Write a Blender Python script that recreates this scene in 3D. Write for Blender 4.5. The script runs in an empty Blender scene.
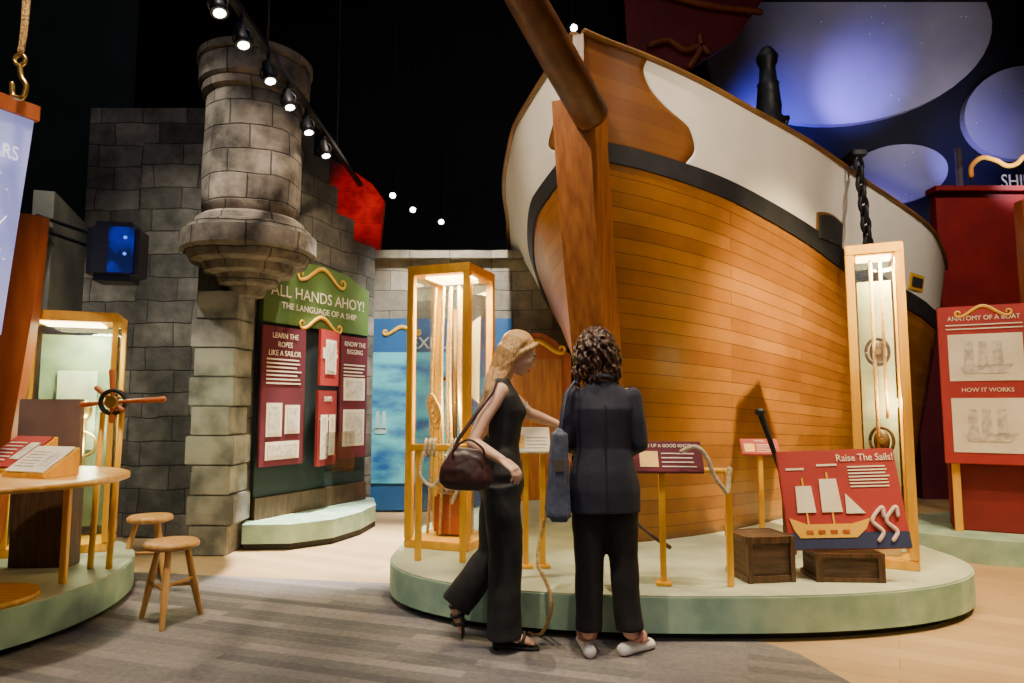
import bpy,bmesh,math,random
from mathutils import Vector as V, Matrix
random.seed(7)
PI=math.pi
SC=bpy.context.scene; COL=SC.collection
F=683.0; PT=math.atan(63.5/F); CP,SP=math.cos(PT),math.sin(PT); CH=1.3
def ray(u,v):
    x=(u-512)/F; y=(341.5-v)/F
    return V((x,CP-y*SP,SP+y*CP))
def P(u,v,Y):
    d=ray(u,v); t=Y/d.y; return V((d.x*t,Y,CH+d.z*t))
def G(u,v,z=0.0):
    d=ray(u,v); t=(z-CH)/d.z; return V((d.x*t,d.y*t,z))
cam=bpy.data.cameras.new('camera'); cam.lens=F/1024*36; cam.sensor_width=36
co=bpy.data.objects.new('camera',cam); COL.objects.link(co); co.location=(0,0,CH); co.rotation_euler=(PI/2+PT,0,0)
cam.clip_end=100; SC.camera=co

# ---------------- materials
def mat(name,col,rough=.5,metal=0,col2=None,scale=6,bump=0,emit=0,stretch=(1,1,1),coat=0,lo=.35,hi=.65):
    m=bpy.data.materials.new(name); m.use_nodes=True; nt=m.node_tree; N=nt.nodes; L=nt.links
    b=N['Principled BSDF']; b.inputs['Roughness'].default_value=rough; b.inputs['Metallic'].default_value=metal
    if coat: b.inputs['Coat Weight'].default_value=coat
    if col2 is None: col2=tuple(c*.78 for c in col)
    tc=N.new('ShaderNodeTexCoord'); mp=N.new('ShaderNodeMapping'); mp.inputs['Scale'].default_value=stretch
    ns=N.new('ShaderNodeTexNoise'); ns.inputs['Scale'].default_value=scale; ns.inputs['Detail'].default_value=5
    cr=N.new('ShaderNodeValToRGB'); cr.color_ramp.elements[0].position=lo; cr.color_ramp.elements[1].position=hi
    cr.color_ramp.elements[0].color=(*col2,1); cr.color_ramp.elements[1].color=(*col,1)
    L.new(tc.outputs['Object'],mp.inputs['Vector']); L.new(mp.outputs[0],ns.inputs['Vector']); L.new(ns.outputs['Fac'],cr.inputs['Fac'])
    L.new(cr.outputs['Color'],b.inputs['Base Color'])
    if bump:
        bp=N.new('ShaderNodeBump'); bp.inputs['Strength'].default_value=bump; bp.inputs['Distance'].default_value=.02
        L.new(ns.outputs['Fac'],bp.inputs['Height']); L.new(bp.outputs[0],b.inputs['Normal'])
    if emit:
        L.new(cr.outputs['Color'],b.inputs['Emission Color']); b.inputs['Emission Strength'].default_value=emit
    return m
def brick(name,c1,c2,mortar,bw,bh,ms,rough=.7,bump=.5,rotz=0,coord='UV',nscale=3,dark=.5,off=.5,lo=.3,hi=.75,warp=0,smooth=.3,blotch=0):
    m=bpy.data.materials.new(name); m.use_nodes=True; nt=m.node_tree; N=nt.nodes; L=nt.links
    b=N['Principled BSDF']; b.inputs['Roughness'].default_value=rough
    tc=N.new('ShaderNodeTexCoord'); mp=N.new('ShaderNodeMapping'); mp.inputs['Rotation'].default_value=(0,0,rotz)
    br=N.new('ShaderNodeTexBrick'); br.offset=off
    br.inputs['Color1'].default_value=(*c1,1); br.inputs['Color2'].default_value=(*c2,1); br.inputs['Mortar'].default_value=(*mortar,1)
    br.inputs['Scale'].default_value=1; br.inputs['Mortar Size'].default_value=ms; br.inputs['Brick Width'].default_value=bw; br.inputs['Row Height'].default_value=bh
    br.inputs['Mortar Smooth'].default_value=smooth
    ns=N.new('ShaderNodeTexNoise'); ns.inputs['Scale'].default_value=nscale; ns.inputs['Detail'].default_value=8; ns.inputs['Roughness'].default_value=.65
    cr=N.new('ShaderNodeValToRGB'); cr.color_ramp.elements[0].position=lo; cr.color_ramp.elements[1].position=hi
    cr.color_ramp.elements[0].color=(dark,dark,dark,1)
    mx=N.new('ShaderNodeMix'); mx.data_type='RGBA'; mx.blend_type='MULTIPLY'; mx.inputs['Factor'].default_value=1
    L.new(tc.outputs[coord],mp.inputs['Vector'])
    if warp:
        wn=N.new('ShaderNodeTexNoise'); wn.inputs['Scale'].default_value=2.2; wn.inputs['Detail'].default_value=3
        sb=N.new('ShaderNodeVectorMath'); sb.operation='SUBTRACT'; sb.inputs[1].default_value=(.5,.5,.5)
        sc=N.new('ShaderNodeVectorMath'); sc.operation='SCALE'; sc.inputs['Scale'].default_value=warp
        ad=N.new('ShaderNodeVectorMath'); ad.operation='ADD'
        L.new(tc.outputs['Object'],wn.inputs['Vector']); L.new(wn.outputs['Color'],sb.inputs[0]); L.new(sb.outputs[0],sc.inputs[0])
        L.new(mp.outputs[0],ad.inputs[0]); L.new(sc.outputs[0],ad.inputs[1]); L.new(ad.outputs[0],br.inputs['Vector'])
    else: L.new(mp.outputs[0],br.inputs['Vector'])
    L.new(tc.outputs['Object'],ns.inputs['Vector']); L.new(ns.outputs['Fac'],cr.inputs['Fac'])
    L.new(br.outputs['Color'],mx.inputs[6]); L.new(cr.outputs['Color'],mx.inputs[7]); out=mx.outputs[2]
    if blotch:
        n2=N.new('ShaderNodeTexNoise'); n2.inputs['Scale'].default_value=1.1; n2.inputs['Detail'].default_value=4
        c2=N.new('ShaderNodeValToRGB'); c2.color_ramp.elements[0].position=.38; c2.color_ramp.elements[1].position=.62; c2.color_ramp.elements[0].color=(blotch,blotch,blotch,1)
        m2=N.new('ShaderNodeMix'); m2.data_type='RGBA'; m2.blend_type='MULTIPLY'; m2.inputs['Factor'].default_value=1
        L.new(tc.outputs['Object'],n2.inputs['Vector']); L.new(n2.outputs['Fac'],c2.inputs['Fac']); L.new(out,m2.inputs[6]); L.new(c2.outputs['Color'],m2.inputs[7]); out=m2.outputs[2]
    L.new(out,b.inputs['Base Color'])
    mth=N.new('ShaderNodeMath'); mth.operation='MULTIPLY_ADD'; mth.inputs[1].default_value=-1.0
    L.new(br.outputs['Fac'],mth.inputs[0]); L.new(ns.outputs['Fac'],mth.inputs[2])
    bp=N.new('ShaderNodeBump'); bp.inputs['Strength'].default_value=bump; bp.inputs['Distance'].default_value=.03
    L.new(mth.outputs[0],bp.inputs['Height']); L.new(bp.outputs[0],b.inputs['Normal'])
    return m
def glassmat(name,tint=(.95,.98,.96),g=.03):
    m=bpy.data.materials.new(name); m.use_nodes=True; nt=m.node_tree; N=nt.nodes; L=nt.links
    N.remove(N['Principled BSDF']); o=N['Material Output']
    t=N.new('ShaderNodeBsdfTransparent'); t.inputs[0].default_value=(*tint,1)
    g_=N.new('ShaderNodeBsdfGlossy'); g_.inputs['Roughness'].default_value=.03
    lw=N.new('ShaderNodeLayerWeight'); lw.inputs['Blend'].default_value=.25
    ma=N.new('ShaderNodeMath'); ma.operation='MULTIPLY_ADD'; ma.inputs[1].default_value=.5; ma.inputs[2].default_value=g
    mx=N.new('ShaderNodeMixShader'); L.new(lw.outputs['Fresnel'],ma.inputs[0]); L.new(ma.outputs[0],mx.inputs[0]); L.new(t.outputs[0],mx.inputs[1]); L.new(g_.outputs[0],mx.inputs[2]); L.new(mx.outputs[0],o.inputs['Surface'])
    return m
M={}
M['gold']=mat('goldwood',(.90,.47,.016),.4,0,(.76,.36,.010),3,.1,stretch=(6,6,1))
M['oak']=mat('oak',(.62,.33,.10),.45,0,(.42,.2,.05),4,.15,stretch=(5,5,1))
M['oakflat']=mat('oak_top',(.72,.36,.07),.35,0,(.55,.25,.04),4,.1,stretch=(1,8,1))
M['darkwood']=mat('dark_wood',(.11,.05,.02),.5,0,(.05,.024,.010),5,.2,stretch=(8,8,1))
M['stemwood']=mat('stem_wood',(.46,.165,.035),.40,0,(.28,.085,.017),3,.15,stretch=(8,8,.8))
M['sprit']=mat('bowsprit_wood',(.15,.055,.018),.4,0,(.09,.032,.01),4,.1,stretch=(3,3,3))
M['railw']=mat('rail_gilt',(.26,.13,.03),.4,0,(.17,.08,.02),4)
M['white']=mat('white_paint',(.90,.84,.74),.55,0,(.83,.77,.67),3,.05)
M['black']=mat('black_paint',(.012,.012,.015),.6,0,(.022,.022,.026),5)
M['iron']=mat('black_iron',(.03,.03,.035),.45,.6,(.015,.015,.018),12,.3)
M['steel']=mat('steel',(.45,.45,.47),.35,.9)
M['brass']=mat('brass',(.75,.5,.15),.3,.9,(.55,.33,.08))
M['rope']=mat('rope',(.66,.42,.16),.85,0,(.40,.22,.07),60,.6)
M['ropew']=mat('pale_rope',(.75,.65,.48),.85,0,(.5,.4,.26),60,.6)
M['maroon']=mat('maroon_board',(.12,.010,.024),.85,0,(.09,.008,.02),3)
M['red']=mat('red_board',(.24,.014,.012),.6,0,(.18,.010,.010),3)
M['redb']=mat('bright_red_board',(.38,.026,.022),.65,0,(.31,.02,.018),3)
M['green']=mat('green_board',(.11,.20,.045),.6,0,(.08,.14,.035),3)
M['plinth']=mat('verdigris_plinth',(.38,.55,.41),.6,0,(.22,.37,.29),5,.15)
M['plinthtop']=mat('plinth_top',(.50,.54,.40),.5,0,(.37,.42,.32),4,.1)
M['toe']=mat('toe_kick',(.02,.02,.02),.8)
M['yellow']=mat('yellow_ornament',(.85,.46,.03),.45)
M['cream']=mat('cream_print',(.85,.78,.62),.6,0,(.75,.66,.5),5)
M['print']=mat('grey_print',(.45,.4,.33),.6,0,(.75,.7,.6),22)
M['ink']=mat('ink',(.1,.08,.06),.7)
M['navyw']=mat('navy_print',(.02,.03,.10),.6)
M['black2']=mat('projector_shell',(.012,.014,.028),.45)
M['stone']=brick('castle_stone',(.48,.43,.35),(.15,.14,.12),(.09,.08,.068),.46,.235,.009,.9,.55,nscale=5,dark=.30,warp=.10,smooth=1,blotch=.36,off=.37)
M['stonel']=brick('pale_stone',(.54,.47,.34),(.32,.27,.20),(.15,.13,.10),.52,.25,.008,.85,.6,nscale=5,dark=.4,warp=.07,smooth=.9,blotch=.65)
M['plaster']=mat('grey_plaster',(.20,.20,.17),.85,0,(.10,.105,.09),2,.2)
M['stucco']=brick('turret_stone',(.40,.33,.26),(.23,.19,.155),(.09,.075,.06),.36,.22,.008,.9,.7,nscale=3.4,dark=.22,warp=.08,smooth=.9,blotch=.4,lo=.36,hi=.62)
M['quoin']=mat('quoin_stone',(.30,.285,.245),.85,0,(.10,.098,.088),3.4,.6,lo=.38,hi=.62)
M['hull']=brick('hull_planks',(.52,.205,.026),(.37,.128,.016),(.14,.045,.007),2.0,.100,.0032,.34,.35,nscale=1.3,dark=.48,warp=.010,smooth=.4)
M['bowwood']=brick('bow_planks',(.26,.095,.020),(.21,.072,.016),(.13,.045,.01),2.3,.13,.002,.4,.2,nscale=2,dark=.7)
M['floorw']=brick('floor_planks',(.56,.38,.20),(.43,.28,.135),(.32,.20,.095),1.8,.16,.003,.5,.1,rotz=.5,coord='Object',nscale=1.2,dark=.75)
M['carpet']=brick('carpet_planks',(.30,.265,.26),(.125,.12,.13),(.20,.18,.18),1.3,.085,.004,.9,.2,rotz=.32,coord='Object',nscale=30,dark=.6,off=.37)
M['dark']=mat('dark_wall',(.007,.008,.010),.8,0,(.004,.004,.006),2)
M['darkg']=mat('dark_green_wall',(.012,.024,.024),.8,0,(.008,.015,.015),2)
M['navy']=mat('navy_wall',(.006,.007,.014),.8,0,(.004,.005,.010),2)
M['disc']=mat('cloud_disc',(.44,.42,.47),.8,0,(.31,.31,.40),.5,0,lo=.40,hi=.62)
M['star']=mat('star_white',(.9,.9,.9),.6)
M['mural']=mat('sea_mural',(.10,.50,.60),.6,0,(.004,.08,.30),1.5,0,lo=.40,hi=.60,stretch=(1,1,2.6))
M['muralship']=mat('mural_ship_paint',(.45,.60,.60),.6,0,(.25,.42,.48),9)
M['casecard']=mat('case_card',(.55,.54,.40),.5,0,(.30,.36,.30),6)
M['casedark']=mat('case_chart',(.20,.25,.16),.5,0,(.10,.15,.10),6)
M['muralb']=mat('blue_board',(.008,.09,.26),.6,0,(.006,.06,.18),2)
M['glass']=glassmat('clear_glass')
M['lens']=mat('lamp_lens',(1,.93,.8),.4,0,(1,.88,.70),3,emit=18)
M['caselight']=mat('case_light',(1,.80,.38),.4,0,(1,.78,.34),3,emit=15)
M['screen']=mat('sky_screen',(.36,.38,.76),.4,0,(.20,.22,.62),1.4,emit=.8)
M['screent']=mat('screen_text',(.9,.9,1),.4,0,(.85,.85,1),1.4,emit=1.2)
M['bluelens']=mat('projector_blue',(.004,.012,.30),.3,0,(.0,.004,.05),7,emit=.7,lo=.45,hi=.6)
M['bluedot']=mat('projector_dot',(.1,.25,1),.3,0,(.1,.2,.9),7,emit=1.5)
M['orange']=mat('orange_wood',(.42,.10,.018),.45,0,(.30,.065,.012),3,.1,stretch=(4,4,.7))
M['taupe']=mat('taupe_board',(.20,.13,.115),.6)
M['skin']=mat('skin',(.76,.45,.31),.5,0,(.68,.38,.26),14,.02)
M['blond']=mat('blond_hair',(.68,.41,.16),.4,0,(.34,.17,.06),26,.4,stretch=(6,6,.5))
M['brunette']=mat('dark_curly_hair',(.075,.025,.013),.5,0,(.020,.008,.005),30,.4)
M['blackcloth']=mat('black_cloth',(.008,.008,.010),.75,0,(.013,.013,.016),20,.1)
M['blazer']=mat('navy_blazer',(.018,.019,.040),.8,0,(.014,.015,.032),30,.03)
M['trouser']=mat('charcoal_trousers',(.014,.012,.014),.85,0,(.010,.009,.010),30,.05)
M['leather']=mat('brown_leather',(.055,.020,.017),.4,0,(.035,.012,.011),12,.15)
M['denim']=mat('grey_blue_canvas',(.085,.10,.16),.85,0,(.06,.07,.12),40,.1)
M['eyew']=mat('eye_white',(.85,.82,.8),.3); M['iris']=mat('iris',(.08,.05,.03),.3)
M['lip']=mat('lips',(.5,.14,.12),.4)
M['pink']=mat('pink_strap',(.75,.35,.3),.5); M['sole']=mat('white_sole',(.92,.90,.86),.6)
M['crate']=mat('crate_wood',(.10,.052,.026),.7,0,(.045,.023,.012),5,.4,stretch=(1,1,6))
M['kraken']=mat('pale_tentacle',(.75,.55,.5),.6)
M['redlightpaint']=brick('red_light_in_brick',(.42,.006,.010),(.30,.004,.007),(.17,.003,.004),.5,.22,.006,.7,.3,nscale=1.8,dark=.12,warp=.12,smooth=1,lo=.38,hi=.66)  # red light on the wall is mixed into these brick colours

# ---------------- mesh helpers
def nb(): return bmesh.new()
def box(bm,c,s,R=None,bev=0):
    mt=Matrix.Translation(V(c))@(R.to_4x4() if R else Matrix.Identity(4))@Matrix.Diagonal((s[0],s[1],s[2],1))
    r=bmesh.ops.create_cube(bm,size=1,matrix=mt)
    if bev:
        es=list({e for v in r['verts'] for e in v.link_edges})
        bmesh.ops.bevel(bm,geom=es,offset=bev,segments=2,affect='EDGES')
def frame(t,ref):
    t=t.normalized(); s=V(ref).cross(t)
    if s.length<1e-3: s=V((1,0,0)).cross(t)
    if s.length<1e-3: s=V((0,1,0)).cross(t)
    s.normalize(); return s,t.cross(s)
def chain(bm,pts,rads,n=12,ref=(0,0,1),round_=True):
    pts=[V(p) for p in pts]; R=[(r,r) if not isinstance(r,(tuple,list)) else r for r in rads]
    rings=[];tn=[]
    for i in range(len(pts)):
        tn.append((pts[min(i+1,len(pts)-1)]-pts[max(i-1,0)]).normalized())
    seq=[]
    if round_:
        for a in (60,30):
            a=math.radians(a); m=min(R[0]); seq.append((pts[0]-tn[0]*m*math.sin(a),tn[0],R[0][0]*math.cos(a),R[0][1]*math.cos(a)))
    for p,t,r in zip(pts,tn,R): seq.append((p,t,r[0],r[1]))
    if round_:
        for a in (30,60):
            a=math.radians(a); m=min(R[-1]); seq.append((pts[-1]+tn[-1]*m*math.sin(a),tn[-1],R[-1][0]*math.cos(a),R[-1][1]*math.cos(a)))
    ps=None
    for p,t,a,b in seq:
        s,u=frame(t,ref)
        if ps is not None and s.dot(ps)<0 : s=-s;u=-u
        ps=s
        rings.append([bm.verts.new(p+s*a*math.cos(2*PI*k/n)+u*b*math.sin(2*PI*k/n)) for k in range(n)])
    fs=[]
    for r0,r1 in zip(rings,rings[1:]):
        for k in range(n): fs.append(bm.faces.new((r0[k],r0[(k+1)%n],r1[(k+1)%n],r1[k])))
    for f in fs: f.smooth=True
    c0=bm.faces.new(rings[0][::-1]); c1=bm.faces.new(rings[-1])
    if round_: c0.smooth=c1.smooth=True
def cyl(bm,p0,p1,r0,r1=None,n=16): chain(bm,[p0,p1],[r0,r0 if r1 is None else r1],n,round_=False)
def ell(bm,c,r,R=None,n=16):
    mt=Matrix.Translation(V(c))@(R.to_4x4() if R else Matrix.Identity(4))@Matrix.Diagonal((r[0],r[1],r[2],1))
    q=bmesh.ops.create_uvsphere(bm,u_segments=n,v_segments=max(8,n//2+2),radius=1,matrix=mt)
    for v in q['verts']:
        for f in v.link_faces: f.smooth=True
def lathe(bm,prof,c=(0,0,0),n=48,smooth=True):
    c=V(c); rings=[]
    for r,z in prof: rings.append([bm.verts.new(c+V((max(r,.001)*math.cos(2*PI*k/n),max(r,.001)*math.sin(2*PI*k/n),z))) for k in range(n)])
    for j,(r0,r1) in enumerate(zip(rings,rings[1:])):
        for k in range(n):
            f=bm.faces.new((r0[k],r0[(k+1)%n],r1[(k+1)%n],r1[k])); f.smooth=smooth
    bm.faces.new(rings[0][::-1]); bm.faces.new(rings[-1])
def prism(bm,pts,off):
    off=V(off); a=[bm.verts.new(V(p)) for p in pts]; b=[bm.verts.new(V(p)+off) for p in pts]; n=len(a)
    bm.faces.new(a); bm.faces.new(b[::-1])
    for i in range(n): bm.faces.new((a[i],b[i],b[(i+1)%n],a[(i+1)%n]))
def torus(bm,c,R,r,nrm=(0,0,1),n=24,m=8,a0=0,a1=2*PI,sq=1):
    c=V(c); s,u=frame(V(nrm),(0,0,1) if abs(V(nrm).normalized().z)<.9 else (1,0,0))
    pts=[c+s*R*math.cos(a0+(a1-a0)*k/n)+u*R*sq*math.sin(a0+(a1-a0)*k/n) for k in range(n+1)]
    chain(bm,pts,[r]*(n+1),m,ref=nrm,round_=False)
def autouv(bm,mode=True):
    uvl=bm.loops.layers.uv.verify(); bm.normal_update()
    for f in bm.faces:
        n=f.normal
        if mode=='cyl':
            cc=f.calc_center_median(); a0=math.atan2(cc.y,cc.x)
            for l in f.loops:
                p=l.vert.co; a=math.atan2(p.y,p.x)
                while a-a0>PI: a-=2*PI
                while a-a0<-PI: a+=2*PI
                l[uvl].uv=(a*.42,p.z)
            continue
        for l in f.loops:
            p=l.vert.co
            if abs(n.z)>.8: l[uvl].uv=(p.x,p.y)
            else:
                t=V((-n.y,n.x,0)).normalized(); l[uvl].uv=(p.dot(t),p.z)
def obj(name,bm,m,parent=None,world=False,uv=True,smooth=False,loc=None,norm=True):
    if norm: bmesh.ops.recalc_face_normals(bm,faces=bm.faces[:])
    if world and parent is not None: bm.transform(WM[parent.name].inverted())
    if uv: autouv(bm,uv)
    if smooth:
        for f in bm.faces: f.smooth=True
    me=bpy.data.meshes.new(name); bm.to_mesh(me); bm.free()
    me.materials.clear(); me.materials.append(M[m] if isinstance(m,str) else m)
    o=bpy.data.objects.new(name,me); COL.objects.link(o)
    if parent: o.parent=parent
    if loc: o.location=loc
    return o
WM={}
def tag(o,label,cat,group=None):
    o['label']=label; o['category']=cat
    if group: o['group']=group
    return o
def thing(name,label,cat,loc=(0,0,0),rotz=0,group=None,rot=None):
    o=bpy.data.objects.new(name,None); COL.objects.link(o); o.empty_display_size=.1
    o.location=loc; o.rotation_euler=rot if rot else (0,0,rotz)
    WM[o.name]=Matrix.Translation(V(loc))@o.rotation_euler.to_matrix().to_4x4()
    return tag(o,label,cat,group)
def struct(name,bm,m,**k):
    o=obj(name,bm,m,**k); o['kind']='structure'; return o
def dup(root,loc,rotz,label,group=None):
    r=root.copy(); COL.objects.link(r); r.location=loc; r.rotation_euler=(0,0,rotz); r['label']=label
    for ch in list(root.children):
        c=ch.copy(); COL.objects.link(c); c.parent=r
        for g in list(ch.children):
            d=g.copy(); COL.objects.link(d); d.parent=c
    return r
def remesh(bm,vox,it=3,fac=.5,noise_=0,nsize=.1):
    """unite overlapping closed shapes to one continuous surface; returns a new bmesh"""
    bmesh.ops.recalc_face_normals(bm,faces=bm.faces[:])
    me=bpy.data.meshes.new('tmp'); bm.to_mesh(me); bm.free()
    o=bpy.data.objects.new('tmp',me); COL.objects.link(o)
    r=o.modifiers.new('r','REMESH'); r.mode='VOXEL'; r.voxel_size=vox; r.use_smooth_shade=True
    s=o.modifiers.new('s','SMOOTH'); s.factor=fac; s.iterations=it
    if noise_:
        t=bpy.data.textures.new('folds','CLOUDS'); t.noise_scale=nsize; t.noise_depth=1
        d=o.modifiers.new('d','DISPLACE'); d.texture=t; d.strength=noise_; d.mid_level=.5
    dg=bpy.context.evaluated_depsgraph_get(); me2=bpy.data.meshes.new_from_object(o.evaluated_get(dg))
    b=nb(); b.from_mesh(me2); bpy.data.objects.remove(o); 
    return b
def txt(parent,s,x,z,size,m,y=-.003,name='lettering',align='CENTER',ext=.001,sx=1,rot=0):
    cu=bpy.data.curves.new('t','FONT'); cu.body=s; cu.size=size; cu.align_x=align; cu.align_y='CENTER'; cu.extrude=ext; cu.resolution_u=3
    o=bpy.data.objects.new('t',cu); COL.objects.link(o)
    dg=bpy.context.evaluated_depsgraph_get(); me=bpy.data.meshes.new_from_object(o.evaluated_get(dg)); bpy.data.objects.remove(o)
    me.transform(Matrix.Translation((x,y,z))@Matrix.Rotation(rot,4,'Y')@Matrix.Rotation(PI/2,4,'X')@Matrix.Diagonal((sx,1,1,1)))
    me.materials.clear(); me.materials.append(M[m]); me.name=name
    q=bpy.data.objects.new(name,me); COL.objects.link(q); q.parent=parent; return q
def rects(parent,lst,m,y,name,th=.003):
    bm=nb()
    for x0,z0,x1,z1 in lst: box(bm,((x0+x1)/2,y,(z0+z1)/2),(x1-x0,th,z1-z0))
    return obj(name,bm,m,parent)
def lines(x0,x1,z0,z1,n,h):
    out=[]
    for i in range(n):
        z=z1-(z1-z0)*(i+.5)/n; out.append((x0,z-h/2,x1-(x1-x0)*random.uniform(0,.15),z+h/2))
    return out
def flourish(parent,x,z,w,m='yellow',y=-.006,r=.012,name='scroll_ornament',world=False):
    bm=nb()
    for sg in (-1,1):
        pts=[]
        for k in range(9):
            t=k/8; pts.append(V((sg*w*.5*(t*.8),0,w*.10*math.cos(t*PI)+.0)))
        c=V((sg*w*.40,0,-w*.03))
        for k in range(1,15):
            a=-PI/2+k*.38; rr=w*.07*(1-k/19); pts.append(c+V((sg*math.cos(a)*rr,0,math.sin(a)*rr)))
        pts=[V((x,y,z))+p for p in pts]
        n=len(pts); chain(bm,pts,[(r*(1.25-.8*i/n),r*.5*(1.25-.8*i/n)) for i in range(n)],8,ref=(0,1,0))
    return obj(name,bm,m,parent)
def ropeline(bm,pts,r,sub=6,n=7):
    pts=[V(p) for p in pts]; out=[]
    for i in range(len(pts)-1):
        p0=pts[max(i-1,0)];p1=pts[i];p2=pts[i+1];p3=pts[min(i+2,len(pts)-1)]
        for k in range(sub):
            t=k/sub; out.append(.5*((2*p1)+(p2-p0)*t+(2*p0-5*p1+4*p2-p3)*t*t+(3*p1-p0-3*p2+p3)*t**3))
    out.append(pts[-1]); chain(bm,out,[r]*len(out),n)

# ---------------- setting
bm=nb(); box(bm,(1,5,-.1),(20,16,.2)); struct('floor',bm,'floorw')
bm=nb()
g=[G(-60,556),G(118,572),G(215,576),G(395,584),V((-.6,5.4,0)),V((.4,5.6,0)),V((1.6,5.0,0)),G(742,636),G(800,655),G(850,683),V((1.35,2.2,0)),V((0.5,-1.2,0)),V((-5,-1.2,0)),V((-6,3,0))]
prism(bm,[p+V((0,0,.004)) for p in g],(0,0,-.003)); struct('floor_carpet',bm,'carpet')
bm=nb(); box(bm,(1,5,9.1),(20,16,.2)); struct('ceiling',bm,'dark')
bm=nb(); box(bm,(1,12.7,4.5),(20,.2,9)); struct('wall_back',bm,'navy')
bm=nb(); box(bm,(-7.5,5,4.5),(.2,16,9)); struct('wall_left',bm,'darkg')
bm=nb(); box(bm,(11,5,4.5),(.2,16,9)); struct('wall_right',bm,'dark')
# castle walls
bm=nb(); box(bm,(-3.63,7.05,2.2),(1.56,.3,4.4)); box(bm,(-3.4,6.98,2.0),(.8,.3,4.0)); struct('wall_castle_left',bm,'stone')
bm=nb(); prism(bm,[V((-3.98,5.80,0)),V((-4.40,6.95,0)),V((-4.55,6.90,0)),V((-4.13,5.75,0))],(0,0,3.15)); box(bm,(-5.9,7.1,1.5),(3.0,.2,3.0)); struct('wall_low_left',bm,'plaster')
bm=nb(); box(bm,(-5.9,7.35,4.2),(3.3,.1,8.4)); struct('wall_dark_left',bm,'darkg')
A=V((-2.5,6.4,0)); SD=V((math.cos(math.radians(64)),math.sin(math.radians(64)),0)); SN=V((SD.y,-SD.x,0))
bm=nb()
pr=[(-.3,0),(-.3,4.35),(.35,4.35),(.35,4.22),(.85,4.22),(.85,4.0),(1.1,4.0),(1.1,3.75),(1.25,3.75),(1.25,3.45),(1.55,3.45),(1.55,3.2),(1.95,3.2),(1.95,0)]
prism(bm,[A-SN*.02+SD*t+V((0,0,z)) for t,z in pr],-SN*.3); struct('wall_castle_side',bm,'stone')
bm=nb(); box(bm,(-.6,8.75,1.62),(2.6,.3,3.25)); box(bm,(-.6,8.68,3.2),(2.6,.4,.1)); struct('wall_castle_back',bm,'stonel')
bm=nb(); box(bm,(-2.8,11.8,4.5),(9.4,.2,9)); struct('wall_rear_left',bm,'dark')

# turret
T=thing('castle_turret','round stone corbelled turret bulging from the castle corner','turret',(-2.4,6.15,0))
bm=nb(); lathe(bm,[(.41,2.96),(.43,3.15),(.43,3.5),(.42,3.8),(.42,4.10)],n=48); obj('drum',bm,'stucco',T,uv='cyl')
bm=nb(); lathe(bm,[(.04,2.26),(.13,2.28),(.17,2.36),(.25,2.38),(.28,2.46),(.38,2.48),(.41,2.55),(.50,2.57),(.53,2.64),(.585,2.67),(.585,2.82),(.54,2.84),(.53,2.88),(.48,2.90),(.47,2.95),(.43,2.98)],smooth=False,n=64); obj('corbel',bm,'stucco',T,uv='cyl')
bm=nb(); lathe(bm,[(.42,4.08),(.46,4.11),(.46,4.18),(.49,4.21),(.49,4.40),(.51,4.42),(.51,4.48),(.40,4.50)],smooth=False,n=64); obj('cornice',bm,'stucco',T,uv='cyl')
bm=nb()
for i in range(9):
    z=.0+i*.258; w=.42 if i%2 else .34
    box(bm,(-.23+random.uniform(-.02,.02),.08,z+.129),(w+random.uniform(-.02,.03),.40,.250),bev=.009)
obj('quoin_pillar',bm,'quoin',T)

# sign wall plinth
bm=nb(); o2=[(-2.42,6.25),(-2.0,6.28),(-1.68,6.55),(-1.52,7.0),(-1.47,7.5),(-1.6,8.05),(-1.85,8.1),(-2.5,6.55)]
prism(bm,[V((x,y,.06)) for x,y in o2],(0,0,.17)); struct('plinth_sign_wall',bm,'plinth')
bm=nb(); prism(bm,[V((x*.985-.03,y*1.0+.03,0)) for x,y in o2],(0,0,.06)); struct('trim_1',bm,'toe')
bx=A+SN*.03
S=thing('sign_board','tall green and dark wall board headed ALL HANDS AHOY with yellow scrolls','sign',tuple(bx),math.radians(64))
bm=nb(); box(bm,(.92,.0,1.17),(1.64,.04,1.87)); obj('backing',bm,'darkg',S)
bm=nb()
top=[(.12,2.1)]+[(.12,2.62),(.3,2.66),(.5,2.74),(.9,2.78),(1.35,2.74),(1.55,2.66),(1.72,2.62),(1.72,2.1)]
prism(bm,[V((x,-.05,z)) for x,z in top],(0,.07,0)); obj('header',bm,'green',S)
txt(S,'ALL HANDS AHOY!',.92,2.42,.165,'cream',y=-.056,sx=1.0); txt(S,'THE LANGUAGE OF A SHIP',.92,2.28,.09,'cream',y=-.056,sx=1.05)
flourish(S,.92,2.66,.8,y=-.06,r=.018); flourish(S,.92,2.15,.7,y=-.06,r=.018)
bm=nb(); box(bm,(.92,-.02,.33),(1.64,.05,.2)); obj('base_rail',bm,'darkwood',S)
def infopanel(name,label,x0,x1,z0,z1,m,title,pics,y=-.08,yaw=0):
    w=x1-x0; o=thing(name,label,'poster',tuple(bx+SD*((x0+x1)/2)+SN*(-y)),math.radians(64)+yaw)
    bm=nb(); box(bm,(0,.0,(z0+z1)/2),(w,.03,z1-z0),bev=.004); obj('board',bm,m,o)
    if title:
        for i,s in enumerate(title): txt(o,s,0,z1-.09-i*.085,.075,'cream',y=-.02,sx=.9)
    rects(o,lines(-w*.4,w*.4,(z0+z1)/2+.1,z1-.3,7,.014),'cream',-.018,'small_print')
    for p in pics: rects(o,[p],'cream',-.02,'picture')
    for p in pics:
        x0_,z0_,x1_,z1_=p; rects(o,[(x0_+.03,z0_+.03,x1_-.03,z1_-.03)],'print',-.024,'engraving')
    return o
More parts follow.
